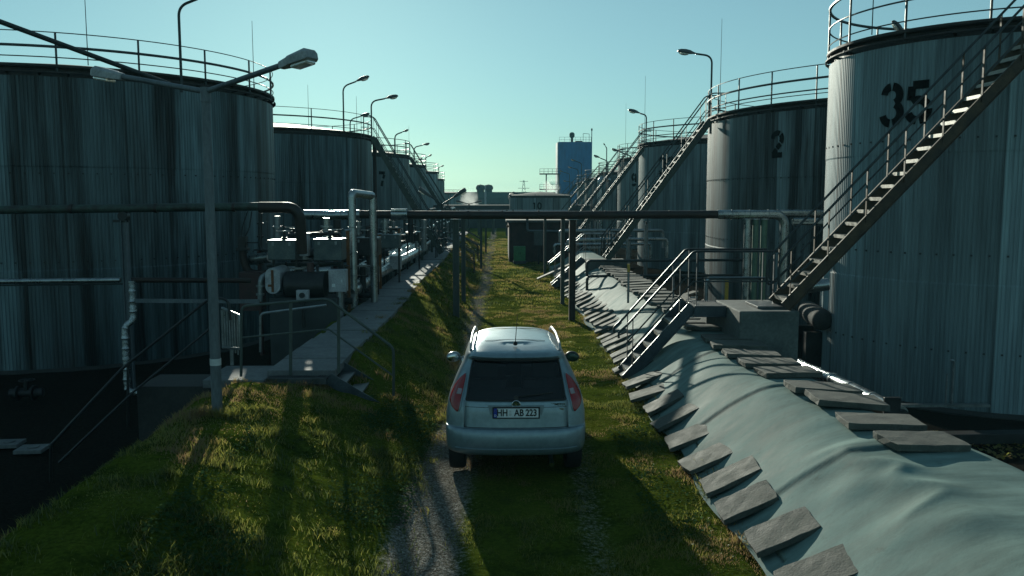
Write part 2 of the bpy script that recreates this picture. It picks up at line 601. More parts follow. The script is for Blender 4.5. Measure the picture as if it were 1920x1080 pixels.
def ordw(i):
    if i < 20:
        return ORD[i]
    k = i + 1
    if k % 10 == 0:
        return TENTH[k // 10]
    return TENS[k // 10] + ' ' + (['first'] + ORD[1:9])[k % 10 - 1]


# ------------------------------------------------------------------ terrain
_perm = RNG.random((257, 257))


def vnoise(x, y):
    xi, yi = np.floor(x).astype(int), np.floor(y).astype(int)
    fx, fy = x - xi, y - yi
    fx, fy = fx * fx * (3 - 2 * fx), fy * fy * (3 - 2 * fy)
    g = lambda a, b2: _perm[a % 257, b2 % 257]
    return (g(xi, yi) * (1 - fx) + g(xi + 1, yi) * fx) * (1 - fy) + (g(xi, yi + 1) * (1 - fx) + g(xi + 1, yi + 1) * fx) * fy


def fbm(x, y, o=4):
    s, a = 0, 0.5
    for k in range(o):
        s = s + a * vnoise(x * 2 ** k + 13.7 * k, y * 2 ** k + 7.1 * k)
        a *= 0.5
    return s


def sst(t):
    t = np.clip(t, 0, 1)
    return t * t * (3 - 2 * t)


def left_berm(x, y):
    near = 1 - sst((y - 12.0) / 1.4)                       # 1 before the steps, 0 beyond them
    crest = -3.25 * near + -2.38 * (1 - near)
    foot = -0.92
    t = np.clip((foot - x) / (foot - crest), 0, 1)
    prof = (1 - np.cos(t * PI)) / 2 * 0.35 + t * 0.65
    top = 0.70 * near + 0.66 * (1 - near)
    dip = np.exp(-((y - 13.2) / 0.75) ** 2)
    z = top * prof * (1 - 0.35 * dip * sst((x + 4.4) / 1.0))
    back = -3.75 * near + -3.55 * (1 - near)
    width = 1.6 * near + 0.35 * (1 - near)
    tb = sst((back - x) / width)
    z = z * (1 - tb) + -0.75 * tb
    fade = 1 - sst((y - 66) / 10)
    return z * fade


def right_berm(x, y):
    foot = 2.25 + 0.10 * np.sin(y * 0.35)
    t = np.clip((x - foot) / 1.5, 0, 1)
    prof = 0.45 * np.sin(t * PI / 2) ** 1.15 + 0.55 * t * t * (3 - 2 * t)
    z = 0.86 * prof
    tb = sst((x - 4.15 - 0.45 * (1 - sst((y - 7.6) / 2.5))) / 1.9)
    z = z * (1 - tb) + -0.82 * tb
    fade = 1 - sst((y - 40.0) / 3)
    far = np.where(x > 4.5, -0.4 * sst((x - 4.5) / 2), 0.0)
    return z * fade + far * (1 - fade)


def height(x, y):
    z = np.where(x < 0, left_berm(x, y), right_berm(x, y))
    rut = np.exp(-((x + 0.62 - 0.12 * np.sin(y * .3)) / 0.28) ** 2) + np.exp(-((x - 1.0) / 0.28) ** 2)
    road = (np.abs(x - 0.5) < 1.9)
    z = z - 0.035 * rut * road
    amp = 0.07 * sst((-1.0 - x) / 1.5) * (x > -5) + 0.03
    z = z + (fbm(x * 1.7, y * 1.7) - 0.47) * amp * 2 * (np.abs(y) < 120)
    return z


xs = np.unique(np.concatenate([np.linspace(-900, -60, 10), np.linspace(-60, -14, 14), np.linspace(-14, -7, 36), np.arange(-7, 7, 0.07), np.linspace(7, 14, 36), np.linspace(14, 60, 14), np.linspace(60, 900, 10)]).round(4))
ys = np.unique(np.concatenate([np.linspace(-40, 3, 12), np.arange(3, 26, 0.09), np.linspace(26, 80, 150), np.linspace(80, 1200, 24)]).round(4))
X, Y = np.meshgrid(xs, ys)
Z = height(X, Y)
under = (X > 2.3) & (X < 5.85) & (Y > 3.4) & (Y < 41)
Z = np.where(under, Z - 0.06, Z)


def grid_mesh(name, X, Y, Z, mat):
    ny, nx = X.shape
    co = np.stack([X, Y, Z], -1).reshape(-1, 3).astype(np.float32)
    idx = np.arange(nx * ny).reshape(ny, nx)
    q = np.stack([idx[:-1, :-1], idx[:-1, 1:], idx[1:, 1:], idx[1:, :-1]], -1).reshape(-1, 4)
    me = bpy.data.meshes.new(name)
    me.vertices.add(len(co))
    me.vertices.foreach_set('co', co.ravel())
    me.loops.add(q.size)
    me.loops.foreach_set('vertex_index', q.ravel().astype(np.int32))
    me.polygons.add(len(q))
    me.polygons.foreach_set('loop_start', (np.arange(len(q)) * 4).astype(np.int32))
    me.polygons.foreach_set('use_smooth', np.ones(len(q), dtype=bool))
    me.update()
    me.validate()
    me.materials.append(M[mat])
    o = bpy.data.objects.new(name, me)
    COL.objects.link(o)
    return o, me


def track_mask(x, y):
    wob = 0.14 * np.sin(y * 0.31) + 0.08 * np.sin(y * 0.9)
    l = np.exp(-((x + 0.66 + wob * .5) / 0.34) ** 2)
    r = 0.3 * np.exp(-((x - 1.02 + wob * .6) / 0.26) ** 2)
    nearer = 1.0 - 0.45 * sst((y - 10) / 6)
    return (l + r) * nearer * (y < 90)


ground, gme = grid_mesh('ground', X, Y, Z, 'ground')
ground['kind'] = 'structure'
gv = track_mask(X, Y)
gv = np.where(Y > 120, 0.1, gv)
al = gme.attributes.new('gravel', 'FLOAT', 'POINT')
al.data.foreach_set('value', gv.ravel().astype(np.float32))
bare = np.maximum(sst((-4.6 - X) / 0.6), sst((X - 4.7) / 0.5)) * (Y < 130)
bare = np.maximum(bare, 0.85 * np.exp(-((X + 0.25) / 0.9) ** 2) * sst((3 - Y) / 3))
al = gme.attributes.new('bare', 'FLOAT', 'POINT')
al.data.foreach_set('value', bare.ravel().astype(np.float32))

# concrete path along the top of the left bank
pb = MB()
yy = 12.75
k = 0
while yy < 66:
    L = 0.98
    zc = 0.66
    dx = 0.05 * math.sin(yy * 0.4)
    pb.box((-2.98 + dx + 0.02 * random.random(), yy + L / 2, zc + random.uniform(-0.012, 0.012)), (1.02, L - 0.015, 0.12), random.uniform(-.01, .01))
    yy += L
path = pb.build('path', 'path', bevel=0.008)
path['kind'] = 'structure'

# ------------------------------------------------------------------ liner over the right bank
lx = np.arange(2.28, 5.75, 0.045)
ly = np.concatenate([np.arange(3.2, 16, 0.035), np.arange(16, 41.5, 0.12)])
LX, LY = np.meshgrid(lx, ly)
LX = LX + 0.05 * np.sin(LY * 1.9) * (LX < 2.5)
LZ = right_berm(LX, LY)
LZ = LZ + (fbm(LX * 1.0, LY * 0.7, 3) - 0.44) * 0.07
crn = np.exp(-((LX - 3.55) / 0.42) ** 2)
wr = np.abs(fbm(LX * 1.1 + 3 + LY * .35, LY * 1.5 + 40, 2) - 0.38)
LZ = LZ + crn * (0.05 - wr * 0.48) * (0.10 + 0.88 * np.exp(-((LY - 7.7) / 1.2) ** 2))
sway = 0.10 * np.sin(LX * 3.0)
for ysm in (5.45, 8.25, 11.0, 13.7, 17.5, 21.3, 25.1, 29, 33):
    d = (LY - ysm - sway)
    LZ = LZ + 0.012 * np.exp(-(d / 0.03) ** 2) + 0.022 * sst(d / 0.035) * np.exp(-np.clip(d, 0, 9) / 0.5)
LZ = LZ + 0.012 * np.sin(LY * 7.1 + 2 * np.sin(LX * 3)) * np.exp(-((LX - 2.55) / 0.3) ** 2)
seam = np.zeros_like(LZ)
for ysm in (5.45, 8.25, 11.0, 13.7, 17.5, 21.3, 25.1, 29, 33):
    seam = np.maximum(seam, 0.75 * np.exp(-((LY - ysm - sway + .035) / 0.03) ** 2) * np.clip(fbm(LX * 2, LY * 0 + ysm) * 2.2, 0, 1))
liner, lme = grid_mesh('liner_sheet', LX, LY, LZ, 'liner')
al = lme.attributes.new('seam', 'FLOAT', 'POINT')
al.data.foreach_set('value', seam.ravel().astype(np.float32))
tag(liner, 'smooth grey liner sheet draped over the right bank beside the track', 'tarpaulin')


def lin_z(x, y):
    i = int(np.clip(np.searchsorted(ly, y), 1, len(ly) - 1))
    j = int(np.clip(np.searchsorted(lx, x), 1, len(lx) - 1))
    return float(LZ[i, j])


# ------------------------------------------------------------------ concrete slabs holding the liner
TILT = 0.72


def slab(x, y, sx, sy, sz, label, group):
    e = 0.22
    z0 = lin_z(x, y)
    zx = (lin_z(x + e, y) - lin_z(x - e, y)) / (2 * e)
    zy = (lin_z(x, y + e) - lin_z(x, y - e)) / (2 * e)
    n = Vector((-zx * TILT, -zy * 0.6, 1)).normalized()
    R = n.to_track_quat('Z', 'Y').to_matrix() @ Matrix.Rotation(random.uniform(-0.12, 0.12), 3, 'Z')
    # keep long axis across the bank
    ax = Vector((1, 0, zx * TILT)).normalized()
    ay = n.cross(ax).normalized()
    R = Matrix((ax, ay, n)).transposed() @ Matrix.Rotation(random.uniform(-0.13, 0.13), 3, 'Z')
    mb = MB()
    nx_, ny_ = 6, 4
    # slightly uneven, chipped slab
    vs, fs = [], []
    for lev, zz in ((0, -sz / 2), (1, sz / 2)):
        for j in range(ny_ + 1):
            for i in range(nx_ + 1):
                u, v_ = i / nx_ - 0.5, j / ny_ - 0.5
                edge = (i in (0, nx_)) + (j in (0, ny_))
                jx = random.uniform(-.008, .008) * (edge > 0)
                p = Vector((u * sx + jx, v_ * sy + random.uniform(-.008, .008) * (edge > 0), zz + random.uniform(-.003, .003)))
                if edge == 2 and random.random() < 0.4:
                    p.x *= 0.97
                    p.y *= 0.95
                vs.append(p)
    W = nx_ + 1
    S = W * (ny_ + 1)
    for j in range(ny_):
        for i in range(nx_):
            a = j * W + i
            fs.append((a, a + W, a + W + 1, a + 1))
            fs.append((S + a, S + a + 1, S + a + W + 1, S + a + W))
    for i in range(nx_):
        fs.append((i, i + 1, S + i + 1, S + i))
        a = ny_ * W + i
        fs.append((a + 1, a, S + a, S + a + 1))
    for j in range(ny_):
        a = j * W
        fs.append((a + W, a, S + a, S + a + W))
        a = j * W + nx_
        fs.append((a, a + W, S + a + W, S + a))
    mb.add([R @ p for p in vs], fs)
    o = mb.build('concrete_slab', 'slab', loc=(x, y, z0 + sz / 2 + 0.014), bevel=0.006)
    tag(o, label, 'slab', group)
    return o


foot_y = [6.75, 7.6, 8.45, 9.2, 10.0, 10.95, 11.8, 12.65, 13.5, 14.3]
yy = 15.3
while yy < 39:
    foot_y.append(yy)
    yy += 0.62 if yy < 22 else 0.72
SLAB_FOOT = []
for i, fy in enumerate(foot_y):
    sx, sy = random.uniform(0.60, 0.70), random.uniform(0.42, 0.52)
    if i > 9:
        sy = random.uniform(0.28, 0.38)
    x0 = 2.54 + random.uniform(-0.05, 0.05) + 0.10 * math.sin(fy * 0.35)
    SLAB_FOOT.append((x0, fy, sx, sy))
    slab(x0, fy, sx, sy, 0.055, 'small concrete slab weighing the lower edge of the grey liner, ' + ordw(i) + (' to' if i == 0 else ' from') + ' the camera', 'slabs along the foot of the liner')
crest_y = [8.2, 8.95, 9.85, 10.55, 11.6, 12.3, 13.0, 13.75, 14.5]
yy = 15.6
while yy < 30:
    crest_y.append(yy)
    yy += 0.62
for i, cy in enumerate(crest_y):
    sx, sy = random.uniform(0.76, 0.88), random.uniform(0.46, 0.54)
    if i > 8:
        sy = 0.36
    slab(4.14 + random.uniform(-0.05, 0.05) - 0.045 * (cy - 8) * (cy < 14) - (0.27 if cy > 14 else 0), cy, sx, sy, 0.07, 'wide concrete slab on the top ridge of the grey liner, ' + ordw(i) + (' to' if i == 0 else ' from') + ' the camera', 'slabs along the ridge of the liner')

# ------------------------------------------------------------------ storage tanks
DIG = {}


def arc(cx, cy, r, a0, a1, ry=None, n=14):
    ry = ry or r
    return [(cx + r * math.cos(math.radians(a0 + (a1 - a0) * k / n)), cy + ry * math.sin(math.radians(a0 + (a1 - a0) * k / n))) for k in range(n + 1)]


DIG['3'] = [arc(.3, .73, .22, 172, 100), arc(.3, .73, .22, 84, -62), arc(.3, .28, .25, 66, -80), arc(.3, .28, .25, -98, -170)]
DIG['5'] = [[(.54, .93), (.14, .93)], [(.12, .90), (.10, .56)], arc(.29, .31, .25, 128, 20), arc(.29, .31, .25, 4, -80), arc(.29, .31, .25, -98, -165)]
DIG['2'] = [arc(.3, .70, .23, 175, 60), arc(.3, .70, .23, 44, -40), [(.46, .50), (.30, .33)], [(.27, .29), (.10, .10)], [(.06, .07), (.56, .07)]]
DIG['7'] = [[(.04, .92), (.56, .92)], [(.52, .80), (.40, .55)], [(.34, .40), (.26, .04)]]
DIG['9'] = [arc(.3, .70, .21, 85, 265), arc(.3, .70, .21, -75, 70), [(.51, .62), (.49, .30)], arc(.3, .28, .20, -20, -150)]
DIG['1'] = [[(.3, .04), (.3, .96)], [(.26, .92), (.12, .78)]]
DIG['0'] = [arc(.3, .5, .22, 80, 280, .44, 20), arc(.3, .5, .22, -80, 70, .44, 20)]


def number_mesh(text, R, ang, zc, h, sw=0.205):
    """stencilled digits lying on the cylinder, left to right as read from outside"""
    mb = MB()
    n = len(text)
    adv = 0.72 * h
    for k, ch in enumerate(text):
        u0 = (k - n / 2) * adv + 0.06 * h
        for st in DIG[ch]:
            P = []
            for a, b2 in zip(st[:-1], st[1:]):
                for s in range(3):
                    P.append((a[0] + (b2[0] - a[0]) * s / 3, a[1] + (b2[1] - a[1]) * s / 3))
            P.append(st[-1])
            vs, fs = [], []
            for i, p in enumerate(P):
                q0, q1 = P[max(0, i - 1)], P[min(len(P) - 1, i + 1)]
                dx, dy = q1[0] - q0[0], q1[1] - q0[1]
                L = math.hypot(dx, dy) or 1
                nx_, ny_ = -dy / L, dx / L
                for s in (-1, 1):
                    u = u0 + (p[0] + nx_ * sw / 2 * s) * h
                    v_ = zc + (p[1] - 0.5 + ny_ * sw / 2 * s) * h
                    th = ang + u / R
                    vs.append((R * math.cos(th), R * math.sin(th), v_))
            for i in range(len(P) - 1):
                fs.append((2 * i, 2 * i + 2, 2 * i + 3, 2 * i + 1))
            mb.add(vs, fs)
    return mb


def hit_ang(cx, cy, R, px, py):
    d = ray(px, py)
    dx, dy = d[0], d[1]
    A = dx * dx + dy * dy
    B = -2 * (dx * cx + dy * cy)
    Cc = cx * cx + cy * cy - R * R
    disc = max(0, B * B - 4 * A * Cc)
    tt = (-B - math.sqrt(disc)) / (2 * A)
    return math.atan2(dy * tt - cy, dx * tt - cx), CAM_H + d[2] * tt


def make_tank(label, cx, cy, R, z0, z1, mat, pitch=0.076, amp=0.012, rails=((0.55, .032), (0.95, .013)), number=None, screws=(), nposts=None, seed=1,
              rods=(), drum=0.0, eave=True, roof_h=0.7, roof_mat='rim'):
    rr = random.Random(seed)
    t = thing('storage_tank', label, 'tank', (cx, cy, z0), group='storage tanks')
    H = z1 - z0
    n = int(2 * PI * R / pitch)
    prof = [(0.0, 0), (0.32, 0), (0.42, 1), (0.90, 1)]
    th, dr = [], []
    for i in range(n):
        for f_, h_ in prof:
            th.append((i + f_) / n * 2 * PI)
            dr.append(h_ * amp)
    th, dr = np.array(th), np.array(dr)
    # sheet tones
    tone = np.ones(len(th))
    a = 0.0
    while a < 2 * PI:
        wdt = rr.choice([0.45, 0.9, 0.9, 1.0, 1.4]) / R
        tv = rr.uniform(0.6, 1.3)
        tone[(th >= a) & (th < a + wdt)] = tv
        if rr.random() < 0.35:
            tone[(th >= a) & (th < a + 0.07 / R)] *= 0.35
        a += wdt
    zs = [0, H * 0.35, H * 0.355, H * 0.7, H * 0.705, H]
    off = [0.010, 0.010, 0.0, 0.0, 0.008, 0.008]
    vs, tn, fs = [], [], []
    m_ = len(th)
    for zz, of in zip(zs, off):
        r_ = R + dr - amp + of
        vs.append(np.stack([r_ * np.cos(th), r_ * np.sin(th), np.full(m_, zz)], -1))
        tn.append(tone)
    vs = np.concatenate(vs)
    tn = np.concatenate(tn).tolist()
    for L in range(len(zs) - 1):
        for k in range(m_):
            k2 = (k + 1) % m_
            fs.append((L * m_ + k, L * m_ + k2, (L + 1) * m_ + k2, (L + 1) * m_ + k))
    mb = MB()
    mb.add(vs.tolist(), fs)
    for zf in screws:
        for i in range(int(2 * PI * R / 0.30)):
            aa = i * 0.30 / R
            c = (math.cos(aa) * (R + 0.012), math.sin(aa) * (R + 0.012), H * zf)
            o = len(mb.v)
            mb.box(c, (0.02, 0.034, 0.034), aa)
            tn += [0.12] * 8
    mb.build('shell', mat, t, attr=tn)
    # roof edge, ring beam and shallow cone
    rf = MB()
    nn = 96
    rf.lathe([(R - 0.10, H - 0.05), (R - 0.10, H + 0.20), (R + 0.05, H + 0.20), (R + 0.07, H + 0.22), (R + 0.07, H + 0.27), (R - 0.05, H + 0.285), (R * 0.5, H + 0.285 + roof_h * 0.55), (0.02, H + 0.285 + roof_h)], nn)
    rf.build('roof', roof_mat, t, sharp=30)
    # walkway brackets
    br = MB()
    nb = max(24, int(2 * PI * R / 0.62))
    for i in range(nb):
        aa = 2 * PI * i / nb + rr.uniform(-.01, .01)
        if rr.random() < 0.12:
            continue
        c, s = math.cos(aa), math.sin(aa)
        br.beam(((R - 0.1) * c, (R - 0.1) * s, H + 0.06), ((R + 0.10) * c, (R + 0.10) * s, H + 0.10), 0.05, 0.05)
    ring = lambda r_, z_, k=120: [(r_ * math.cos(2 * PI * i / k), r_ * math.sin(2 * PI * i / k), z_) for i in range(k)]
    br.tube(ring(R + 0.08, H + 0.09), 0.022, 6, closed=True)
    br.build('ring_beam', 'rim', t)
    # railing
    rl = MB()
    npst = nposts or int(2 * PI * R / 1.55)
    top = max(h_ for h_, _ in rails)
    for h_, rad in rails:
        rl.tube(ring(R + 0.03, H + 0.27 + h_), rad, 6, closed=True)
    for i in range(npst):
        aa = 2 * PI * (i + 0.3) / npst
        c, s = (R + 0.03) * math.cos(aa), (R + 0.03) * math.sin(aa)
        rl.tube([(c, s, H + 0.05), (c, s, H + 0.27 + top)], 0.024, 6)
    rl.tube(ring(R + 0.03, H + 0.27 + 0.16), 0.014, 5, closed=True)
    rl.build('railing', 'rail', t)
    for aa, hh in rods:
        q = MB()
        c, s = (R + 0.03) * math.cos(aa), (R + 0.03) * math.sin(aa)
        q.tube([(c, s, H + 0.3), (c, s, H + 0.3 + hh)], [0.012, 0.006], 5)
        q.build('lightning_rod', 'rail', t)
    if number:
        txt, aa, zz, hh = number
        number_mesh(txt, R + 0.022, aa, zz - z0, hh).build('painted_number', 'black_paint', t)
    # concrete foundation ring
    fd = MB()
    fd.lathe([(R + 0.22, -0.12), (R + 0.22, 0.06), (R + 0.02, 0.10)], 64)
    fd.build('foundation', 'plinth', t)
    return t


TANKS = {}
R3RAILS = ((0.40, .032), (0.72, .012))
L1 = (-12.4, 25.3, 5.6)
a1 = math.radians
make_tank('huge dark streaked tank without a number, filling the left edge of the picture', *L1, -0.8, 6.08, 'shell_left', 0.080, 0.016, R3RAILS, None, (0.38, 0.68), 20, 3,
          rods=((a1(-60), 2.2), (a1(-10), 1.8)))
L2 = (-11.75, 41.3, 5.55)
make_tank('streaked tank on the left with a dark stain under its stair landing', *L2, -0.8, 6.0, 'shell_left', 0.080, 0.016, ((0.5, .03), (0.85, .012)), None, (0.5,), 20, 4, rods=((a1(-20), 1.6), (a1(-50), 1.8)))
L3 = (-11.75, 60.0, 5.4)
a, z = hit_ang(*L3, 716, 336)
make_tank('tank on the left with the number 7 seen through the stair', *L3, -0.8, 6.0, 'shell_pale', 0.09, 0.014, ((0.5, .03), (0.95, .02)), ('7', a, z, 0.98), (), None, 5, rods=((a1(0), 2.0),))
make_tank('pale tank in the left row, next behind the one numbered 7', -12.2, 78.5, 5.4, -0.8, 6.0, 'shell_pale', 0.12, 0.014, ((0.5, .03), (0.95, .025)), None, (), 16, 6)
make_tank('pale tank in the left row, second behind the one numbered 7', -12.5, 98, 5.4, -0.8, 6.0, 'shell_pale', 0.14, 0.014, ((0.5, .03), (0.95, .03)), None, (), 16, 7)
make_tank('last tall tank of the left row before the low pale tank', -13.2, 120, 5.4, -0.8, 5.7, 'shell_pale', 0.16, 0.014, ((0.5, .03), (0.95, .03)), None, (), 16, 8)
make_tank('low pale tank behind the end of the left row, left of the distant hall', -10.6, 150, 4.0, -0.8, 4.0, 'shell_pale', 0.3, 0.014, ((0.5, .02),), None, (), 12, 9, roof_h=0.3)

R1 = (10.7, 18.8, 3.33)
a, z = hit_ang(*R1, 1697, 194)
make_tank('tall clean tank painted with the number 35 at the right edge', *R1, -0.85, 6.3, 'shell_clean', 0.076, 0.012, ((0.55, .018), (1.0, .034)), ('35', a, z, 0.78), (0.17, 0.43, 0.74), 14, 10, roof_h=0.5, rods=((a1(200), 2.4),))
R2 = (15.6, 31.0, 7.9)
a, z = hit_ang(*R2, 1458, 270)
make_tank('wide streaked tank painted with the number 2', *R2, -0.85, 6.0, 'shell_right', 0.080, 0.016, ((0.28, .022), (0.62, .034), (1.0, .014)), ('2', a, z, 0.80), (0.4, 0.7), 30, 11, rods=((a1(185), 3.2),))
R3 = (13.2, 47.3, 5.5)
a, z = hit_ang(*R3, 1250, 311)
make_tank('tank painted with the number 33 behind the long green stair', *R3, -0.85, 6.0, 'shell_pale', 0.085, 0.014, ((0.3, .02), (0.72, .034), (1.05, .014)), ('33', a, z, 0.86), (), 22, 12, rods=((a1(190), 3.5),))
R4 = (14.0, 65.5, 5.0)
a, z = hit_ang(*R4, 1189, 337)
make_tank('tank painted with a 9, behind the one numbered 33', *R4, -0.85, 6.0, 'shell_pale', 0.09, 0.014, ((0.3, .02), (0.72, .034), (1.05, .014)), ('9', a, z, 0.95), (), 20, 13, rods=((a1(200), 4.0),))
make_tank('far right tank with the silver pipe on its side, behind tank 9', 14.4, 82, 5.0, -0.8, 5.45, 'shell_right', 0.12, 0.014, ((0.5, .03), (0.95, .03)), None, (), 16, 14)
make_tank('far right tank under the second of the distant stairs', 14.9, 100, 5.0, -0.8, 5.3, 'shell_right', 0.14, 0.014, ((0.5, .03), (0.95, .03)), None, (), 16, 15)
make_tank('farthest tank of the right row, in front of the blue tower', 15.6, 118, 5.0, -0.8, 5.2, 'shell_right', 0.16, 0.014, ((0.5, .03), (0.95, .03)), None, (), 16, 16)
T10 = (4.3, 92.0, 3.3)
a, z = hit_ang(*T10, 1007, 386)
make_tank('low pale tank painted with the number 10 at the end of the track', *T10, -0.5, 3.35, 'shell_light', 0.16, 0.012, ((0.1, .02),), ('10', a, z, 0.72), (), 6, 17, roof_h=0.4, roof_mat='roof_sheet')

# dark stain and iron column under the landing of the second left tank are part of that place: drain pipe
q = MB()
p = at(702, 270, 39.6)
q.tube([(p.x, p.y, 5.9), (p.x, p.y, -0.7)], 0.09, 8)
tag(q.build('drain_pipe', 'pipe_black'), 'black vertical drain pipe under the landing of the left stair', 'pipe')

# ------------------------------------------------------------------ stairs, plinths and platforms


def make_stair(label, p0, p1, y0, y1, mat, tread_mat='tread', rise=0.21, rail_h=0.9, rail_mat='rail', sec=0.20, rails=True, post_mat=None, hoop=True, posts_every=1.25, landing=None, group='steel stairs', light=False, mid=(0.45,)):
    """straight flight in the XZ plane from p0=(x,z) to p1=(x,z), between y0 (near) and y1 (far)"""
    x0, z0 = p0
    x1, z1 = p1
    t = thing('steel_stair', label, 'stair', (x0, (y0 + y1) / 2, z0), group=group)
    L = lambda x, y, z: (x - x0, y - (y0 + y1) / 2, z - z0)
    dx, dz = x1 - x0, z1 - z0
    up = Vector((-dz, 0, dx)).normalized()
    if up.z < 0:
        up = -up
    for y in (y0, y1):
        s = MB()
        s.beam(L(x0, y, z0), L(x1, y, z1), 0.012, sec, up)
        for e in (-1, 1):
            o = Vector((up.x, 0, up.z)) * (sec / 2 - 0.004) * e
            yy_ = y + (0.022 if y == y1 else -0.022) * 1.0
            s.beam(Vector(L(x0, yy_, z0)) + o, Vector(L(x1, yy_, z1)) + o, 0.032, 0.010, up)
        s.build('stringer', mat, t)
    n = max(2, int(round(dz / rise)))
    tw = abs(y1 - y0) - 0.03
    tmesh = None
    for k in range(1, n + (0 if landing else 1)):
        u = (k - 0.4) / n
        x, z = x0 + dx * u, z0 + dz * u
        if tmesh is None:
            tr_ = MB()
            tr_.box((0, 0, 0), (0.24, tw, 0.03))
            tr_.box((-0.105 if dx > 0 else 0.105, 0, -0.03), (0.03, tw - 0.004, 0.03))
            o = tr_.build('tread', tread_mat, t)
            tmesh = o
        else:
            o = tmesh.copy()
            COL.objects.link(o)
        o.parent = t
        o.location = L(x, (y0 + y1) / 2, z)
    if rails:
        sg = 1 if dx > 0 else -1
        for y in (y0, y1):
            h = MB()
            xe, ze = x1, z1
            top = [L(x0, y, z0 + rail_h), L(xe, y, ze + rail_h)]
            if landing:
                top.append(L(xe + landing * sg, y, ze + rail_h))
            if hoop:
                hx = x0 - 0.12 * sg
                slope = dz / abs(dx)
                pts = [L(x0 + 0.45 * sg, y, z0 + 0.45 * slope + rail_h * 0.35), L(hx, y, z0 + rail_h * 0.28), L(hx - 0.02 * sg, y, z0 + rail_h * 0.8)] + [L(x0 + 0.1 * sg, y, z0 + rail_h + 0.1 * slope)] + top[1:]
                h.tube(fillet(pts, 0.16), 0.022, 6)
            else:
                slope = dz / abs(dx)
                pts = [L(x0 - 0.15 * sg, y, z0 + rail_h - 0.16 * slope - 0.06), L(x0 - 0.16 * sg, y, z0 + rail_h - 0.13 * slope)] + top
                h.tube(fillet(pts, 0.06, 4), 0.022, 6)
            for mfr in mid:
                mp = [L(x0 + (0.45 * sg if hoop else 0), y, z0 + (0.45 * dz / abs(dx) if hoop else 0) + rail_h * mfr), L(xe, y, ze + rail_h * mfr)]
                if landing:
                    mp.append(L(xe + landing * sg, y, ze + rail_h * mfr))
                h.tube(mp, 0.015, 6)
            h.build('handrail', rail_mat, t)
            L_ = math.hypot(dx, dz)
            npst = max(2, int(L_ / posts_every) + 1)
            for k in range(npst):
                u = (k + 0.12) / (npst - 0.6)
                if u > 1:
                    u = 1
                ps = MB()
                ps.beam(L(x0 + dx * u, y, z0 + dz * u + sec * 0.1), L(x0 + dx * u, y, z0 + dz * u + rail_h), 0.05, 0.012, (1, 0, 0))
                ps.build('post', post_mat or rail_mat, t)
            if landing:
                for u in (0.0, 1.0):
                    ps = MB()
                    xx = xe + landing * sg * (0.04 + u * 0.92)
                    ps.beam(L(xx, y, ze - 0.1), L(xx, y, ze + rail_h), 0.05, 0.012, (1, 0, 0))
                    ps.build('post', post_mat or rail_mat, t)
    return t


def make_plinth(label, x0, x1, y0, y1, z0, z1, mat='concrete_dark', group=None):
    mb = MB()
    mb.box((0, 0, (z1 - z0) / 2), (x1 - x0, y1 - y0, z1 - z0))
    o = mb.build('concrete_plinth', mat, loc=((x0 + x1) / 2, (y0 + y1) / 2, z0), bevel=0.02)
    tag(o, label, 'plinth', group)
    return o


def make_platform(label, x0, x1, y0, y1, z, mat='stair_blue', depth=0.20):
    t = thing('steel_platform', label, 'platform', ((x0 + x1) / 2, (y0 + y1) / 2, z))
    cx, cy = (x0 + x1) / 2, (y0 + y1) / 2
    fr = MB()
    for y in (y0, y1):
        fr.beam((x0 - cx, y - cy, -depth / 2), (x1 - cx, y - cy, -depth / 2), 0.014, depth)
        fr.beam((x0 - cx, y - cy - 0.02, -0.006), (x1 - cx, y - cy - 0.02, -0.006), 0.045, 0.012)
        fr.beam((x0 - cx, y - cy - 0.02, -depth + 0.006), (x1 - cx, y - cy - 0.02, -depth + 0.006), 0.045, 0.012)
    for x in (x0 + 0.01, x1 - 0.01):
        fr.beam((x - cx, y0 - cy + 0.008, -depth / 2), (x - cx, y1 - cy - 0.008, -depth / 2), 0.014, depth - 0.02)
    fr.build('frame', mat, t)
    g = MB()
    k = x0 + 0.03
    while k < x1 - 0.02:
        g.beam((k - cx, y0 - cy + 0.012, -0.014), (k - cx, y1 - cy - 0.012, -0.014), 0.012, 0.026)
        k += 0.035
    for kk in range(1, 5):
        yb = y0 + (y1 - y0) * kk / 5
        g.beam((x0 - cx + 0.012, yb - cy, -0.020), (x1 - cx - 0.012, yb - cy, -0.020), 0.006, 0.010)
    g.build('grating', 'grating', t)
    return t


# access to tank 35
ZP = 1.40
make_plinth('weathered concrete block at the foot of the stair to tank 35', 4.05, 5.06, 14.25, 15.9, -0.6, ZP, 'concrete')
cv = MB()
cv.box((0, 0, 0.02), (0.55, 0.75, 0.04))
tag(cv.build('cover_plate', 'grating', loc=(4.72, 14.95, ZP + 0.004), bevel=0.004), 'steel cover plate lying on the concrete block under the stair foot', 'plate')
make_platform('short blue grey platform between the low steps and the concrete block', 3.47, 4.04, 15.1, 15.85, ZP - 0.01)
make_stair('short blue grey steps climbing over the grey liner to the platform', (2.28, 0.06), (3.45, 1.38), 15.15, 15.8, 'stair_blue', 'tread', 0.22, 0.98, 'rail', 0.2, True, 'stair_blue', False, 2.2, 1.5)
make_stair('long rusty stair rising in front of tank 35', (4.86, ZP + 0.06), (9.45, 6.40), 14.38, 15.02, 'stair_rust', 'tread', 0.215, 0.92, 'rail', 0.2, True, 'stair_rust', True, 0.92)
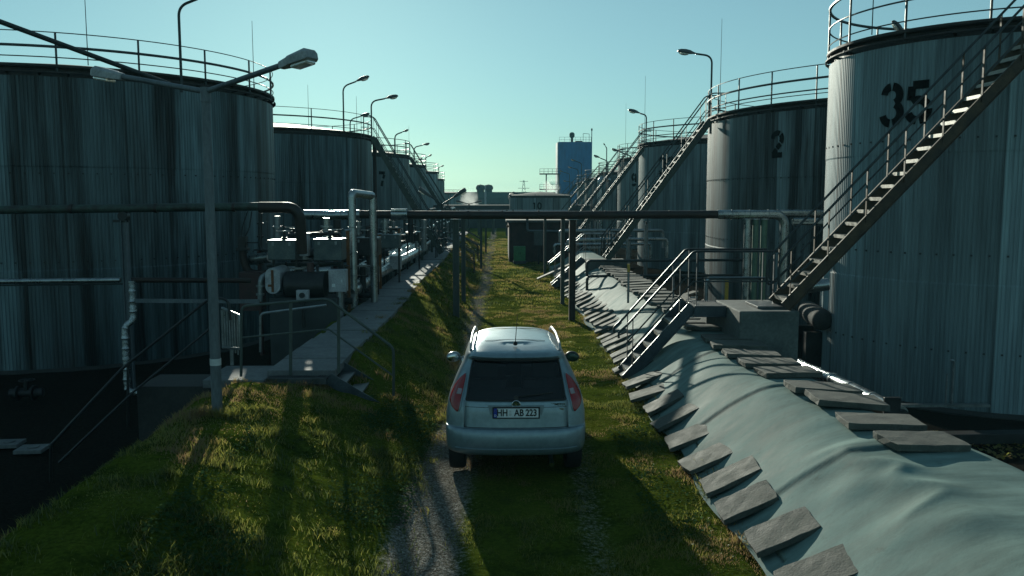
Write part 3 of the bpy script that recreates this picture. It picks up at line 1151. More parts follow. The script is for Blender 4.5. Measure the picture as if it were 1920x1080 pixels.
# little brackets under the rusty stair
# access to tank 2
make_plinth('dark block under the foot of the long green stair to tank 2', 3.15, 4.55, 30.4, 31.6, -0.6, 1.08)
make_stair('long green stair climbing to the top of tank 2', (3.85, 1.12), (7.45, 6.05), 30.6, 31.35, 'stair_green', 'stair_green', 0.22, 0.95, 'rail', 0.22, True, 'stair_green', True, 1.1, 0.55)
make_stair('low steps over the liner before the dark block of tank 2', (1.95, 0.05), (3.1, 1.05), 31.4, 32.1, 'stair_blue', 'tread', 0.2, 0.95, 'galv', 0.18, True, 'rail', False, 1.2, 1.2)
# the same for the tanks further on
for i, (yy, zt, xt) in enumerate(((46.8, 6.0, 7.75), (65.0, 6.0, 8.95), (82.5, 5.5, 9.45), (99.5, 5.35, 9.9), (117, 5.2, 10.4))):
    which = ['tank 33', 'the tank with a 9', 'the tank with the silver pipe', 'the tank before the last on the right', 'the farthest right tank'][i]
    xf = xt - 3.7
    make_plinth('concrete block at the stair foot of ' + which, xf - 0.7, xf + 0.6, yy - 0.6, yy + 0.6, -0.6, 1.08)
    make_stair('long dark stair climbing to the top of ' + which, (xf, 1.1), (xt, zt), yy - 0.35, yy + 0.35, 'stair_green', 'stair_green', 0.23 if i < 2 else 0.3, 0.95, 'rail', 0.2, True, 'rail', True, 1.3 if i < 2 else 2.4, 0.5)
    if i < 3:
        make_stair('low steps with pale rails before the block of ' + which, (xf - 1.9, 0.05), (xf - 0.75, 1.05), yy + 0.4, yy + 1.1, 'stair_blue', 'tread', 0.2, 0.95, 'galv', 0.18, True, 'galv', False, 1.2, 0.6)
# left stair of the second tank
make_stair('left stair climbing from the path to the second left tank', (-2.70, 0.80), (-5.75, 6.05), 38.9, 39.6, 'stair_green', 'stair_green', 0.24, 0.95, 'rail', 0.22, True, 'rail', True, 1.25, 0.5)
make_stair('distant left stair climbing to the tank numbered 7', (-2.90, 0.80), (-6.1, 6.05), 58.2, 58.9, 'stair_green', 'stair_green', 0.26, 0.95, 'rail', 0.2, True, 'rail', True, 1.6, 0.4)

# ------------------------------------------------------------------ street lamps


def lamp_head_mesh(mb_h, mb_l, o, d, L=0.62, W=0.24, Hh=0.15):
    """cobra head: tapered rounded housing along direction d from point o, with a lens below"""
    o, d = Vector(o), Vector(d).normalized()
    s = d.cross(Vector((0, 0, 1))).normalized()
    u = s.cross(d).normalized()
    st = [(0.0, .22, .32), (0.12, .42, .5), (0.3, .75, .85), (0.55, 1.0, 1.0), (0.82, .92, .85), (0.95, .68, .6), (1.0, .4, .3)]
    vs, fs = [], []
    n = 12
    for f_, wf, hf in st:
        c = o + d * L * f_
        for k in range(n):
            a = 2 * PI * k / n
            hh = math.sin(a)
            hh = hh * (Hh * 0.72 if hh > 0 else Hh * 0.28)
            vs.append(c + s * math.cos(a) * W / 2 * wf + u * hh * hf)
    for i in range(len(st) - 1):
        for k in range(n):
            k2 = (k + 1) % n
            fs.append((i * n + k, i * n + k2, (i + 1) * n + k2, (i + 1) * n + k))
    fs.append(tuple(reversed(range(n))))
    fs.append(tuple((len(st) - 1) * n + k for k in range(n)))
    mb_h.add(vs, fs, True)
    R = Matrix((d, s, u)).transposed()
    mb_l.ell(o + d * L * 0.64 - u * Hh * 0.24, (L * 0.28, W * 0.36, Hh * 0.42), 14, 8, R)


def make_lamp(label, base, h, arm, rise, az=0.0, head=0.62, tilt=0.15, rp=0.032):
    """curved single-arm lamp: arm along +X of the thing before rotation"""
    t = thing('street_lamp', label, 'lamp', base, az, 'lamps standing on the tanks')
    p = MB()
    p.tube(fillet([(0, 0, 0), (0, 0, h), (arm, 0, h + rise)], 0.28, 8), rp, 8)
    p.build('pole', 'rail', t)
    a, b_ = MB(), MB()
    lamp_head_mesh(a, b_, (arm, 0, h + rise), (1, 0, tilt), head, head * 0.36, head * 0.26)
    hd = a.build('lamp_head', 'lamp_far', t)
    b_.build('lens', 'lens', hd)
    return t


PR = [
    # label, pole px, base py, bend py, head-end px, head-end py, distance
    ('tall roof lamp on the near left tank, its head cut off by the picture top', 340, 150, 12, 420, -22, 21.6, 0.66),
    ('roof lamp on the second left tank, highest of those with a visible head', 645, 258, 162, 694, 143, 40.5, 0.66),
    ('roof lamp at the head of the left stair', 697, 258, 190, 747, 180, 40.2, 0.62),
    ('low lamp just left of the left stair head', 657, 262, 224, 694, 213, 52, 0.62),
    ('roof lamp above the tank numbered 7', 741, 300, 253, 767, 243, 62, 0.50),
    ('roof lamp on the tank next behind number 7', 777, 312, 276, 806, 269, 76, 0.66),
    ('left of the two close lamps on the left row', 780, 312, 302, 793, 297, 92, 0.6),
    ('right of the two close lamps on the left row', 797, 330, 297, 811, 289, 96, 0.6),
    ('smallest roof lamp at the end of the left row', 823, 345, 314, 833, 310, 118, 0.6),
    ('large roof lamp at the head of the long green stair', 1332, 235, 105, 1270, 96, 31.6, 0.66),
    ('roof lamp on tank 33', 1211, 278, 216, 1177, 206, 46.5, 0.66),
    ('arched lamp left of tank 9, its head seen end on', 1137, 335, 278, 1130, 266, 80, 0.62),
    ('arched lamp left of tank 9, pointing left', 1139, 335, 302, 1112, 291, 80, 0.66),
    ('low long armed lamp over the rail of tank 9', 1184, 312, 293, 1146, 279, 64, 0.6),
    ('upper lamp seen against the blue tower', 1090, 345, 306, 1070, 299, 100, 0.62),
    ('middle lamp seen against the blue tower', 1084, 345, 318, 1065, 313, 104, 0.62),
    ('lamp at the left edge of the blue tower', 1068, 350, 326, 1048, 320, 118, 0.62),
    ('lowest lamp seen against the blue tower', 1074, 350, 342, 1056, 339, 120, 0.6),
]
for lb, px, by, ty, hx, hy, Yd, hl in PR:
    b0, b1, b2 = at(px, by, Yd), at(px, ty, Yd), at(hx, hy, Yd)
    dx = b2.x - b0.x
    az = 0.0 if dx > 0 else PI
    tot = abs(dx)
    arm = max(0.12, tot - hl)
    ang = math.atan2(b2.z - b1.z, tot)
    make_lamp(lb, (b0.x, b0.y, b0.z - 0.3), b1.z - b0.z + 0.3, arm, arm * math.tan(ang), az, min(hl, tot * 0.9), math.tan(ang), 0.035 if Yd < 60 else 0.045)

# short tilted lamp on tank 35
t = thing('street_lamp', 'small tilted lamp leaning over the back rail of tank 35', 'lamp', (9.9, 21.5, 6.9), 0, 'lamps standing on the tanks')
p0, p1, p2 = at(1702, 78, 21.0), at(1696, 66, 21.0), at(1676, 43, 21.0)
o3 = Vector(t.location)
q = MB()
q.tube(fillet([p0 - Vector((0, 0, .5)) - o3, p0 - o3, p1 - o3], 0.1), 0.03, 8)
q.build('pole', 'rail', t)
a, b_ = MB(), MB()
lamp_head_mesh(a, b_, p1 - o3, p2 - p1, 0.46, 0.16, 0.12)
hd = a.build('lamp_head', 'lamp_far', t)
b_.build('lens', 'lens', hd)


def twin_lamp(label, base, ztop, va, vb, headL, r0, r1, mats=('lamp_post', 'lamp_head')):
    t = thing('twin_arm_lamp', label, 'lamp', base, 0, 'twin arm lamps along the bank')
    B = Vector(base)
    j = Vector((0, 0, ztop - B.z))
    p = MB()
    p.tube([(0, 0, -0.3), (0, 0, (ztop - B.z) * 0.5), j], [r0, (r0 + r1) / 2, r1], 14)
    p.tube([j - Vector((0, 0, .12)), j + Vector((0, 0, .05))], r1 * 1.25, 14)
    p.build('post', mats[0], t)
    for v in (va, vb):
        v = Vector(v)
        d = v.normalized()
        e = j + v - d * headL
        q = MB()
        q.tube([j - d * 0.02, e + d * 0.06], r1 * 0.68, 10)
        q.build('arm', mats[0], t)
        # wedge-shaped housing
        s = d.cross(Vector((0, 0, 1))).normalized()
        u = s.cross(d).normalized()
        hm = MB()
        st = [(0.0, .055, .05, .05), (0.30, .095, .065, .06), (0.34, .12, .07, .062), (0.9, .14, .09, .068), (1.0, .11, .065, .05)]
        vs, fs = [], []
        sc = headL / 0.56
        for f_, wd, up_, dn in st:
            c = e + d * headL * f_
            for a_, b2 in ((-1, -1), (1, -1), (1, .45), (.62, 1), (-.62, 1), (-1, .45)):
                vs.append(c + s * a_ * wd * sc + u * ((up_ if b2 > 0 else dn) * b2) * sc)
        for i in range(len(st) - 1):
            for k in range(6):
                k2 = (k + 1) % 6
                fs.append((i * 6 + k, i * 6 + k2, (i + 1) * 6 + k2, (i + 1) * 6 + k))
        fs.append(tuple(reversed(range(6))))
        fs.append(tuple((len(st) - 1) * 6 + k for k in range(6)))
        hm.add(vs, fs)
        h_ = hm.build('lamp_head', mats[1], t, bevel=0.006)
        lm = MB()
        R = Matrix((d, s, u)).transposed()
        lm.box(e + d * headL * 0.68 - u * 0.085 * sc, (headL * 0.52, 0.19 * sc, 0.06 * sc), 0, R)
        lm.build('lens', 'lens', h_, bevel=0.02)
    return t


TW = twin_lamp('near grey twin arm lamp on the left grass bank', (-3.44, 10.2, 0.72), 4.54, (1.42, -0.78, 0.30), (-1.60, 0.75, 0.33), 0.46, 0.066, 0.048)
st_ = MB()
st_.tube([(0, 0, 1.18 - .72 + .12), (0, 0, 1.26 - .72 + .12)], 0.0665, 14)
st_.build('sticker', 'skin_white', TW)
twin_lamp('twin arm lamp in the middle distance right of the left stair', (-3.05, 45.0, 0.6), 2.98, (1.25, 0, 0.80), (-1.20, 0, 0.85), 0.75, 0.06, 0.05, ('rail', 'lamp_far'))
twin_lamp('farther twin arm lamp in front of the steam and the hall', (-3.1, 85.0, 0.4), 2.75, (1.3, 0, 0.30), (-1.3, 0, 0.32), 0.7, 0.07, 0.05, ('rail', 'lamp_far'))

# ------------------------------------------------------------------ pipes


def pipe_thing(name, label, segs, cat='pipe', loc=None):
    """segs: list of (part name, points, radius, material)"""
    base = Vector(segs[0][1][0]) if loc is None else Vector(loc)
    t = thing(name, label, cat, base)
    for nm, pts, r, mat in segs:
        q = MB()
        q.tube([Vector(p) - base for p in pts], r, 14)
        q.build(nm, mat, t)
    return t


YP = 23.0
zP = 2.87
xp_ = lambda px: at(px, 402, YP).x
t = thing('overhead_pipe', 'long overhead pipe crossing the track, silver at both ends and black in the middle', 'pipe', (0, YP, zP))
for x0, x1, r, mat in ((570, 675, .128, 'pipe_silver'), (675, 1345, .108, 'pipe_black')):
    q = MB()
    q.tube([(xp_(x0), 0, 0), ((xp_(x0) + xp_(x1)) / 2, 0, -0.02), (xp_(x1), 0, 0)], r, 16)
    q.build('pipe_section', mat, t)
q = MB()
q.tube(fillet([(xp_(1345), 0, 0), (xp_(1472), 0, 0), (xp_(1472), 0, -2.9)], 0.34, 8), .125, 16)
q.build('pipe_section', 'pipe_silver', t)
for px in (745, 1010, 1135, 1255, 878, 942):
    q = MB()
    if px == 745:
        q.tube([(xp_(734), 0, 0.01), (xp_(764), 0, 0.01)], 0.15, 16)
        q.box((xp_(749), -0.02, 0.12), (0.40, 0.30, 0.05))
        q.build('joint_cover', 'pipe_silver', t)
    else:
        q.tube([(xp_(px) - .02, 0, -0.005), (xp_(px) + .02, 0, -0.005)], 0.118, 16)
        q.build('band', 'pipe_black', t)
q = MB()
for px in (592, 640, 1372, 1405, 1440):
    q.tube([(xp_(px) - .012, 0, -0.002), (xp_(px) + .012, 0, -0.002)], 0.136, 16)
q.build('band', 'galv', t)
# second line behind it
pipe_thing('overhead_pipe', 'thin dark pipe running behind the long overhead pipe', [('pipe_section', [(-4.2, 26.6, 2.75), (3.2, 26.6, 2.75)], 0.055, 'pipe_black')])
pipe_thing('overhead_pipe', 'upper silver pipe leaving the elbow toward tank 35', [('pipe_section', fillet([(7.6, 23.4, 2.9), (10.4, 23.4, 2.88), (12, 23.4, 2.88)], .2), 0.10, 'pipe_silver')])
pipe_thing('overhead_pipe', 'lower silver pipe running toward tank 35', [('pipe_section', [(7.9, 23.0, 2.68), (12, 23.0, 2.66)], 0.10, 'pipe_silver')])
pipe_thing('ground_pipe', 'fat silver pipe low between tank 35 and the stair', [('pipe_section', [at(1488, 541, 17.6), at(1553, 533, 17.5)], 0.13, 'pipe_silver')])
for i, (px, py0, py1, r, mat, lb) in enumerate(((1402, 412, 575, .09, 'pipe_silver', 'silver vertical pipe nearest the platform rail'), (1417, 412, 575, .075, 'green_paint', 'green vertical pipe between two silver ones'),
                                               (1433, 412, 575, .085, 'green_paint', 'pale green vertical pipe left of the rusty stair'))):
    p = at(px, py0, 22.4)
    pipe_thing('vertical_pipe', lb, [('pipe_section', [(p.x, p.y, p.z), (p.x, p.y, -0.6)], r, mat), ('flange', [(p.x, p.y, p.z + .03), (p.x, p.y, p.z)], r * 1.5, 'galv')])
p0, p1 = at(1325, 522, 19.0), at(1441, 522, 19.0)
q = MB()
q.tube(fillet([(p0.x, p0.y, 0.3), p0, p1, (p1.x, p1.y, 0.3)], 0.12), 0.04, 8)
tag(q.build('guard_rail', 'galv'), 'low silver hoop rail behind the concrete block', 'railing')
p = at(1363, 525, 20)
q = MB()
q.tube([(p.x, p.y, 0), p], 0.045, 8)
tag(q.build('marker_post', 'yellow'), 'short yellow post behind the platform', 'post')

# pipe supports: paired I-section posts each side of the track
for lb, px, yy, zb, mat, wd in (('left front pipe support post standing on the bank', 855, 23.0, -0.2, 'post_green', .17), ('left rear pipe support post, thinner one on the bank', 869, 26.6, -0.2, 'post_green', .13),
                                ('right front pipe support post, wide and brown', 1073, 23.0, -0.2, 'post_rust', .17), ('right rear pipe support post, slim and green', 1055, 26.6, -0.2, 'post_green', .12)):
    x = at(px, 500, yy).x
    t = thing('support_post', lb, 'post', (x, yy, zb), group='posts carrying the overhead pipe')
    q = MB()
    q.ibeam((0, 0, 0), (0, 0, 2.75 - zb - 0.02), wd, wd * 0.9, 0.02, (0, 1, 0))
    q.build('post', mat, t)
    q = MB()
    q.box((0, 0, 2.75 - zb - 0.01), (wd * 1.6, wd * 1.4, 0.02))
    q.box((-wd * .6, 0, 2.75 - zb + 0.04), (0.02, 0.06, 0.08))
    q.box((wd * .6, 0, 2.75 - zb + 0.04), (0.02, 0.06, 0.08))
    q.build('saddle', 'galv', t)

# left pipe crossing in front of the huge tank, with elbow
YL = 17.6
pa = at(-30, 394, YL)
pe = at(556, 389, YL)
t = thing('overhead_pipe', 'peeling green pipe crossing in front of the huge left tank and bending down', 'pipe', (pe.x, YL, pe.z))
q = MB()
q.tube([(pa.x - pe.x, 0, pa.z - pe.z), ((pa.x - pe.x) * .12, 0, 0.02)], 0.085, 14)
q.build('pipe_section', 'pipe_green', t)
q = MB()
q.tube(fillet([((pa.x - pe.x) * .12, 0, 0), (0.06, 0, 0.0), (0.06, 0.12, -0.95)], 0.3, 10), 0.112, 16)
q.build('elbow', 'pipe_black', t)
for fx in (.2, .45, .72):
    q = MB()
    q.tube([((pa.x - pe.x) * fx - .03, 0, (pa.z - pe.z) * fx + .01), ((pa.x - pe.x) * fx + .03, 0, (pa.z - pe.z) * fx + .01)], 0.1, 14)
    q.build('band', 'pipe_black', t)
p = at(232, 398, YL)
t = thing('support_post', 'thin post under the green pipe in front of the huge left tank', 'post', (p.x, YL, -0.8), group='posts carrying the overhead pipe')
q = MB()
q.ibeam((0, 0, 0), (0, 0, p.z + .8 - .1), .12, .11, .014)
q.beam((0, 0, 2.0), (0.9 * 3.0, 0, 1.98), 0.06, 0.08)
q.build('post', 'lamp_post', t)
q = MB()
q.beam((-.22, 0, p.z + .62), (.1, 0, p.z + .62), .05, .05)
q.tube([(0, -.08, p.z + .72), (0, .08, p.z + .72)], .1, 10)
q.build('clamp', 'dark_steel', t)
pb_, pc_ = at(-30, 528, YL + .1), at(226, 525, YL + .1)
pd_ = at(470, 526, YL + 1.2)
pipe_thing('steam_pipe', 'lower pipe in front of the huge left tank, silver then dark', [('pipe_section', [pb_, pc_], 0.055, 'pipe_silver'), ('pipe_section', [pc_ + Vector((.12, 0, 0)), pd_], 0.055, 'pipe_black'), ('pipe_section', [pb_ - Vector((0, -.1, .09)), pc_ - Vector((0, -.1, .09))], 0.018, 'rail')])
x0 = at(247, 540, YL).x
zz = [at(247, v_, YL).z for v_ in (536, 600, 606, 735)]
x1_ = at(233, 600, YL - .1).x
pts = [(x0, YL, zz[0] + .1), (x0, YL, zz[1]), (x1_, YL - .1, zz[1] - .12), (x1_, YL - .1, zz[3] + .05), at(272, 738, YL - .2)]
base = Vector(pts[-2])
t = thing('insulated_pipe', 'thin pipe wrapped in crinkled foil beside the left support post', 'pipe', base)
q = MB()
fl = fillet([Vector(p) - base for p in pts], .09, 6)
dense = []
for a, b2 in zip(fl[:-1], fl[1:]):
    n_ = max(1, int((b2 - a).length / 0.03))
    dense += [a.lerp(b2, k / n_) for k in range(n_)]
dense.append(fl[-1])
q.tube(dense, [0.066 + 0.018 * (vnoise(np.array([k * 0.9]), np.array([3.3]))[0] - .4) + (0.012 if k % 7 == 0 else 0) for k in range(len(dense))], 12)
q.build('foil_wrap', 'pipe_foil', t)

# inclined bar at the top left
q = MB()
pa, pb2 = at(-50, 22, 16.2), at(318, 158, 19.3)
q.tube([(0, 0, 0), pb2 - pa], [0.05, 0.055], 10)
tag(q.build('inclined_pipe', 'rail', loc=pa), 'dark pipe slanting down from the top left corner to the huge tank', 'pipe')
# ground pipe behind the right bank
gp = [gz(1497, 682, -0.10), gz(1560, 710, -0.10), gz(1690, 775, -0.10)]
t = thing('ground_pipe', 'shiny foil and silver clad pipe lying behind the liner near tank 35', 'pipe', gp[1])
q = MB()
dense = [gp[0].lerp(gp[1], k / 30) - gp[1] for k in range(31)]
q.tube(dense, [0.10 + 0.02 * (vnoise(np.array([k * 0.8]), np.array([8.3]))[0] - .5) for k in range(31)], 12)
q.build('foil_wrap', 'pipe_foil', t)
q = MB()
q.tube([Vector((0, 0, 0)), gp[2] - gp[1]], 0.115, 16)
q.build('cladding', 'pipe_silver', t)
q = MB()
for fr_ in (.02, .3, .62):
    c = (gp[2] - gp[1]) * fr_
    d = (gp[2] - gp[1]).normalized()
    q.tube([c, c + d * .05], 0.124, 16)
q.build('band', 'galv', t)
q = MB()
e = gp[2] - gp[1]
q.tube([e, e + (gp[2] - gp[1]).normalized() * .08], 0.08, 12)
q.build('open_end', 'dark_steel', t)
p = gz(1663, 775, -0.1)
q = MB()
q.box((0, 0, .1), (.26, .06, .42))
q.box((0, .02, -.18), (.34, .14, .1))
tag(q.build('pipe_support', 'dark_steel', loc=(p.x - .02, p.y - .2, p.z), bevel=.01), 'dark bracket plate in front of the silver ground pipe', 'bracket')
p = gz(1784, 760, -.55)
q = MB()
q.tube(fillet([(0, 0, 0), (0, 0, .85), (-.07, 0, .86)], .05), .022, 8)
q.tube([(-.1, .02, 0), (-.1, .02, .6)], .018, 8)
q.beam((-1.1, 0.02, 0.0), (.7, 0, 0.0), .12, .05)
tag(q.build('vent_pipe', 'galv', loc=p), 'thin pale vent pipe with a bent tip in front of tank 35', 'pipe')
# thin kerb beams and rubble in the dark bund on the right
q = MB()
q.box((0, 0, 0), (3.2, .25, .18), .05)
tag(q.build('kerb_beam', 'dark_steel', loc=(7.9, 13.9, -.7), bevel=.01), 'dark low kerb beam on the floor before tank 35', 'kerb')

# horizontal vessel behind the block
p = at(1536, 596, 19.2)
t = thing('pressure_vessel', 'dark round ended vessel lying between the concrete block and tank 35', 'vessel', p)
q = MB()
q.lathe([(.001, -.55), (.13, -.52), (.21, -.44), (.24, -.32), (.24, 1.2), (.2, 1.4), (.001, 1.5)], 28, (0, 0, 0), (0.15, 1, 0))
q.build('shell', 'plinth', t)
q = MB()
for x_, y_ in ((0, .2), (.1, 1.2)):
    q = MB()
    q.box((x_, y_, -.75), (.5, .2, .8))
    q.build('saddle', 'dark_steel', t)

def hand_wheel(mb, c, r, axis=(0, 0, 1), tr=0.012):
    c = Vector(c)
    qn = Vector(axis).normalized().to_track_quat('Z', 'Y')
    mb.tube([c + qn @ Vector((r * math.cos(2 * PI * k / 20), r * math.sin(2 * PI * k / 20), 0)) for k in range(20)], tr, 6, closed=True)
    for k in range(4):
        a = PI * k / 2
        mb.tube([c, c + qn @ Vector((r * math.cos(a), r * math.sin(a), 0))], tr * .7, 5)


# ------------------------------------------------------------------ left platform, rails and barrier
t = thing('steel_platform', 'left landing beside the twin arm lamp, concrete slab with grating', 'platform', (-3.6, 13.0, 0.62))
q = MB()
q.box((-.35, 0, -.05), (0.9, 1.1, .12))
q.build('slab', 'path', t, bevel=.01)
q = MB()
for k in range(26):
    q.beam((.12 + k * .035, -.45, 0.0), (.12 + k * .035, .6, 0.0), .012, .03)
q.beam((.11, -.45, -.03), (1.0, -.45, -.03), .02, .09)
q.beam((.11, .6, -.03), (1.0, .6, -.03), .02, .09)
q.build('grating', 'grating', t)
q = MB()
q.box((-1.35, 0.2, -.80), (1.1, .9, 1.3))
tag(q.build('retaining_wall', 'plinth', loc=(-3.6, 13.0, 0.62)), 'dark concrete wall under the left landing', 'wall')
# steps down to the track
t = thing('steel_stair', 'short dark steps from the left landing down to the track', 'stair', (-2.58, 13.05, 0.62), group='steel stairs')
for y in (-.45, .5):
    q = MB()
    q.beam((0, y, 0), (1.0, y, -.62), .014, .18)
    q.build('stringer', 'stair_blue', t)
for k in range(4):
    q = MB()
    q.box((.14 + k * .24, .025, -.10 - k * .15), (.22, .92, .03))
    q.build('tread', 'grating', t)
# rail round the landing
yR = 12.5
t = thing('handrail', 'green tube handrail along the left landing and steps', 'railing', (-3.8, yR, 0.6))
P = lambda px, py, yy=yR: at(px, py, yy) - Vector((-3.8, yR, 0.6))
q = MB()
q.tube(fillet([P(452, 706), P(453, 574), P(614, 560), P(738, 652), P(738, 742)], .09, 6), .021, 8)
q.tube([P(454, 633), P(616, 617), P(738, 705)], .014, 8)
q.build('rail', 'post_green', t)
for px, a, b2 in ((545, 566, 704), (635, 576, 700)):
    q = MB()
    q.beam(P(px, a), P(px, b2), .045, .02, (0, 1, 0))
    q.build('post', 'post_green', t)
t = thing('handrail', 'far green handrail behind the left landing', 'railing', (-3.8, 13.8, 0.6))
P2 = lambda px, py: at(px, py, 13.8) - Vector((-3.8, 13.8, 0.6))
q = MB()
q.tube(fillet([P2(488, 660), P2(488, 588), P2(612, 572)], .08), .02, 8)
q.build('rail', 'galv', t)
# rails down into the bund
t = thing('handrail', 'dark handrail going down left into the tank basin', 'railing', (-5.3, 12.3, 0))
P3 = lambda px, py, yy: at(px, py, yy) - Vector((-5.3, 12.3, 0))
q = MB()
q.tube(fillet([P3(432, 600, 12.9), P3(428, 560, 12.9), P3(395, 558, 12.9), P3(230, 690, 12.6), P3(95, 835, 12.0)], .12), .022, 8)
q.tube([P3(395, 615, 12.9), P3(250, 735, 12.6), P3(110, 868, 12.0)], .018, 8)
q.tube([P3(240, 682, 12.6), P3(240, 800, 12.6)], .022, 8)
q.tube([P3(95, 835, 12.0), P3(95, 930, 12.0)], .022, 8)
q.build('rail', 'dark_steel', t)
# barrier with bars
t = thing('bar_gate', 'small gate of pale vertical bars beside the lamp post on the left', 'gate', (-4.1, 13.0, 0.65))
g0, g1 = at(416, 577, 13.9), at(449, 592, 12.75)
O = Vector(t.location)
q = MB()
q.tube(fillet([g0 - Vector((0, 0, .66)) - O, g0 - O, g1 - O, g1 - Vector((0, 0, .50)) - O], .05) + [g0 - Vector((0, 0, .66)) - O], .022, 8)
q.build('frame', 'galv', t)
q = MB()
for k in range(1, 7):
    p = g0.lerp(g1, k / 7) - O
    q.tube([p, p - Vector((0, 0, .62))], .013, 6)
q.build('bars', 'galv', t)
q = MB()
q.tube([g0.lerp(g1, .5) - Vector((0, 0, .6)) - O, g0.lerp(g1, .5) - Vector((0, 0, .85)) - O], .03, 8)
q.build('foot', 'galv', t)
# covers in the dark basin
for px, py, lb in ((15, 832, 'pale square cover on the dark basin floor at the left edge'), (60, 842, 'pale square cover with a hole, right of the other one on the basin floor')):
    p = gz(px, py, -.68)
    q = MB()
    q.box((0, 0, 0), (.42, .36, .06), .1)
    q.tube([(0.02, 0, .03), (0.02, 0, .05)], .09, 12)
    tag(q.build('manhole_cover', 'path', loc=p, bevel=.005), lb, 'cover')
p = gz(48, 745, -.6)
q = MB()
q.tube([(-.3, 0, .08), (.3, .1, .08)], .09, 12)
q.tube([(-.16, 0, .08), (-.12, 0, .08)], .15, 14)
q.tube([(.12, .05, .08), (.16, .05, .08)], .15, 14)
q.tube([(0, 0.02, .08), (0.03, 0.02, .34)], .05, 8)
hand_wheel(q, (0.03, 0.02, .34), .14)
tag(q.build('floor_valve', 'dark_steel', loc=p), 'dark valve on the basin floor before the huge left tank', 'valve')

# ------------------------------------------------------------------ pump and valve station on the left


def valve_box(label, px0, px1, py0, py1, Yd, depth=0.6, mat='box_rust', wheel=True):
    a, b2 = at(px0, py1, Yd), at(px1, py0, Yd)
    W, Hh = b2.x - a.x, b2.z - a.z
    c = ((a.x + b2.x) / 2, Yd + depth / 2, a.z)
    t = thing('valve_box', label, 'valve box', c, group='insulated valve boxes')
    q = MB()
    q.box((0, 0, Hh / 2), (W, depth, Hh))
    q.build('casing', mat, t, bevel=.025)
    q = MB()
    q.box((0, 0, Hh + .012), (W * 1.03, depth * 1.03, .024))
    q.box((-W * .3, -depth / 2 - .012, Hh * .85), (.05, .02, .08))
    q.box((W * .3, -depth / 2 - .012, Hh * .85), (.05, .02, .08))
    q.build('lid', 'galv', t, bevel=.006)
    if wheel:
        q = MB()
        q.tube([(0, 0, Hh), (0, 0, Hh + .22)], .035, 10)
        q.tube([(0, 0, Hh + .02), (0, 0, Hh + .07)], .07, 12)
        q.build('spindle', 'dark_steel', t)
        q = MB()
        hand_wheel(q, (0, 0, Hh + .21), .17)
        q.build('hand_wheel', 'tread', t)
    for k in (-1, 1):
        q = MB()
        q.box((k * W * .42, 0, -(a.z + .7) / 2), (.05, .05, a.z + .69))
        q.build('leg', 'dark_steel', t)
    return t


valve_box('rust patched valve box at the left, nearest the huge tank', 502, 553, 452, 488, 19.0, .6)
valve_box('rust patched valve box right of the upright white duct', 588, 640, 450, 489, 19.0, .6)
valve_box('black valve box right of the silver riser', 664, 708, 447, 480, 22.7, .6, 'dark_steel')
valve_box('dark teal valve box farther along the pipes', 715, 748, 441, 466, 26, .6, 'box_rust')
valve_box('farthest dark valve box by the parallel silver pipes', 760, 786, 436, 452, 31, .6, 'dark_steel')

# rectangular white duct between the boxes
p0, p1 = at(571, 438, 19.4), at(571, 480, 19.4)
q = MB()
q.box((0, 0, 0), (.20, .2, (p0 - p1).z))
q.box((0, 0, (p0 - p1).z / 2), (.27, .26, .03))
tag(q.build('duct', 'white_paint', loc=(p0 + p1) / 2, bevel=.01), 'upright pale duct between two rust patched valve boxes', 'duct')
# oval white end
p = at(511, 527, 18.5)
t = thing('insulated_vessel', 'white oval ended insulated vessel with a brown stain stripe', 'vessel', p)
q = MB()
ov = []
for k in range(32):
    a = 2 * PI * k / 32
    c, s = math.cos(a), math.sin(a)
    r_ = .162
    ov.append((r_ * c, r_ * s + (.122 if s > 0 else -.122)))
vs = [(x, 0, z_) for x, z_ in ov] + [(x, .9, z_) for x, z_ in ov]
fs = [tuple(range(32))] + [(k, k + 32, (k + 1) % 32 + 32, (k + 1) % 32) for k in range(32)] + [tuple(reversed(range(32, 64)))]
q.add(vs, fs, False)
q.build('casing', 'white_paint', t, bevel=.008)
q = MB()
q.box((0, -.006, .0), (.055, .008, .48))
q.box((-.05, -.006, -.10), (.10, .007, .05))
q.build('stain_strip', 'rust', t)
pipe_thing('clad_pipe', 'short bright silver pipe behind the white oval vessel', [('cladding', [at(470, 487, 20.6), at(508, 482, 20.2)], .13, 'pipe_silver')])
pipe_thing('clad_pipe', 'bright silver pipe stub right of the white oval vessel', [('cladding', [at(524, 515, 19), at(524, 515, 19) + Vector((.05, 1.0, 0))], .13, 'pipe_silver')])
pipe_thing('clad_pipe', 'cone shaped silver pipe in front of the valve boxes', [('cladding', fillet([at(572, 512, 18.9), at(592, 509, 18.9), at(622, 506, 18.9)], .1), .09, 'pipe_silver'), ('flange', [at(596, 509, 18.9), at(600, 508, 18.9)], .14, 'dark_steel')])
# black base tank
p0, p1 = at(533, 535, 18.8), at(616, 535, 18.8)
t = thing('pump', 'black pump casing on the plinth under the valve boxes', 'pump', (p0.x, p0.y, -.5))
q = MB()
q.lathe([(.001, 0), (.24, .02), (.31, .06), (.31, (p1 - p0).x - .06), (.2, (p1 - p0).x - .02), (.001, (p1 - p0).x)], 24, (0, 0, p0.z + .5), (1, 0, 0))
q.build('casing', 'dark_steel', t)
q = MB()
q.box(((p1 - p0).x / 2, .1, (p0.z + .25) / 2), ((p1 - p0).x * 1.5, .9, p0.z + .25))
q.build('base', 'far_dark', t)
q = MB()
for fx, hz_, r_ in ((.1, .8, .06), (.6, 1.0, .08)):
    q = MB()
    q.tube([((p1 - p0).x * fx, 0, p0.z + .5), ((p1 - p0).x * fx, 0, p0.z + hz_)], r_, 10)
    q.build('nozzle', 'dark_red', t)
q = MB()
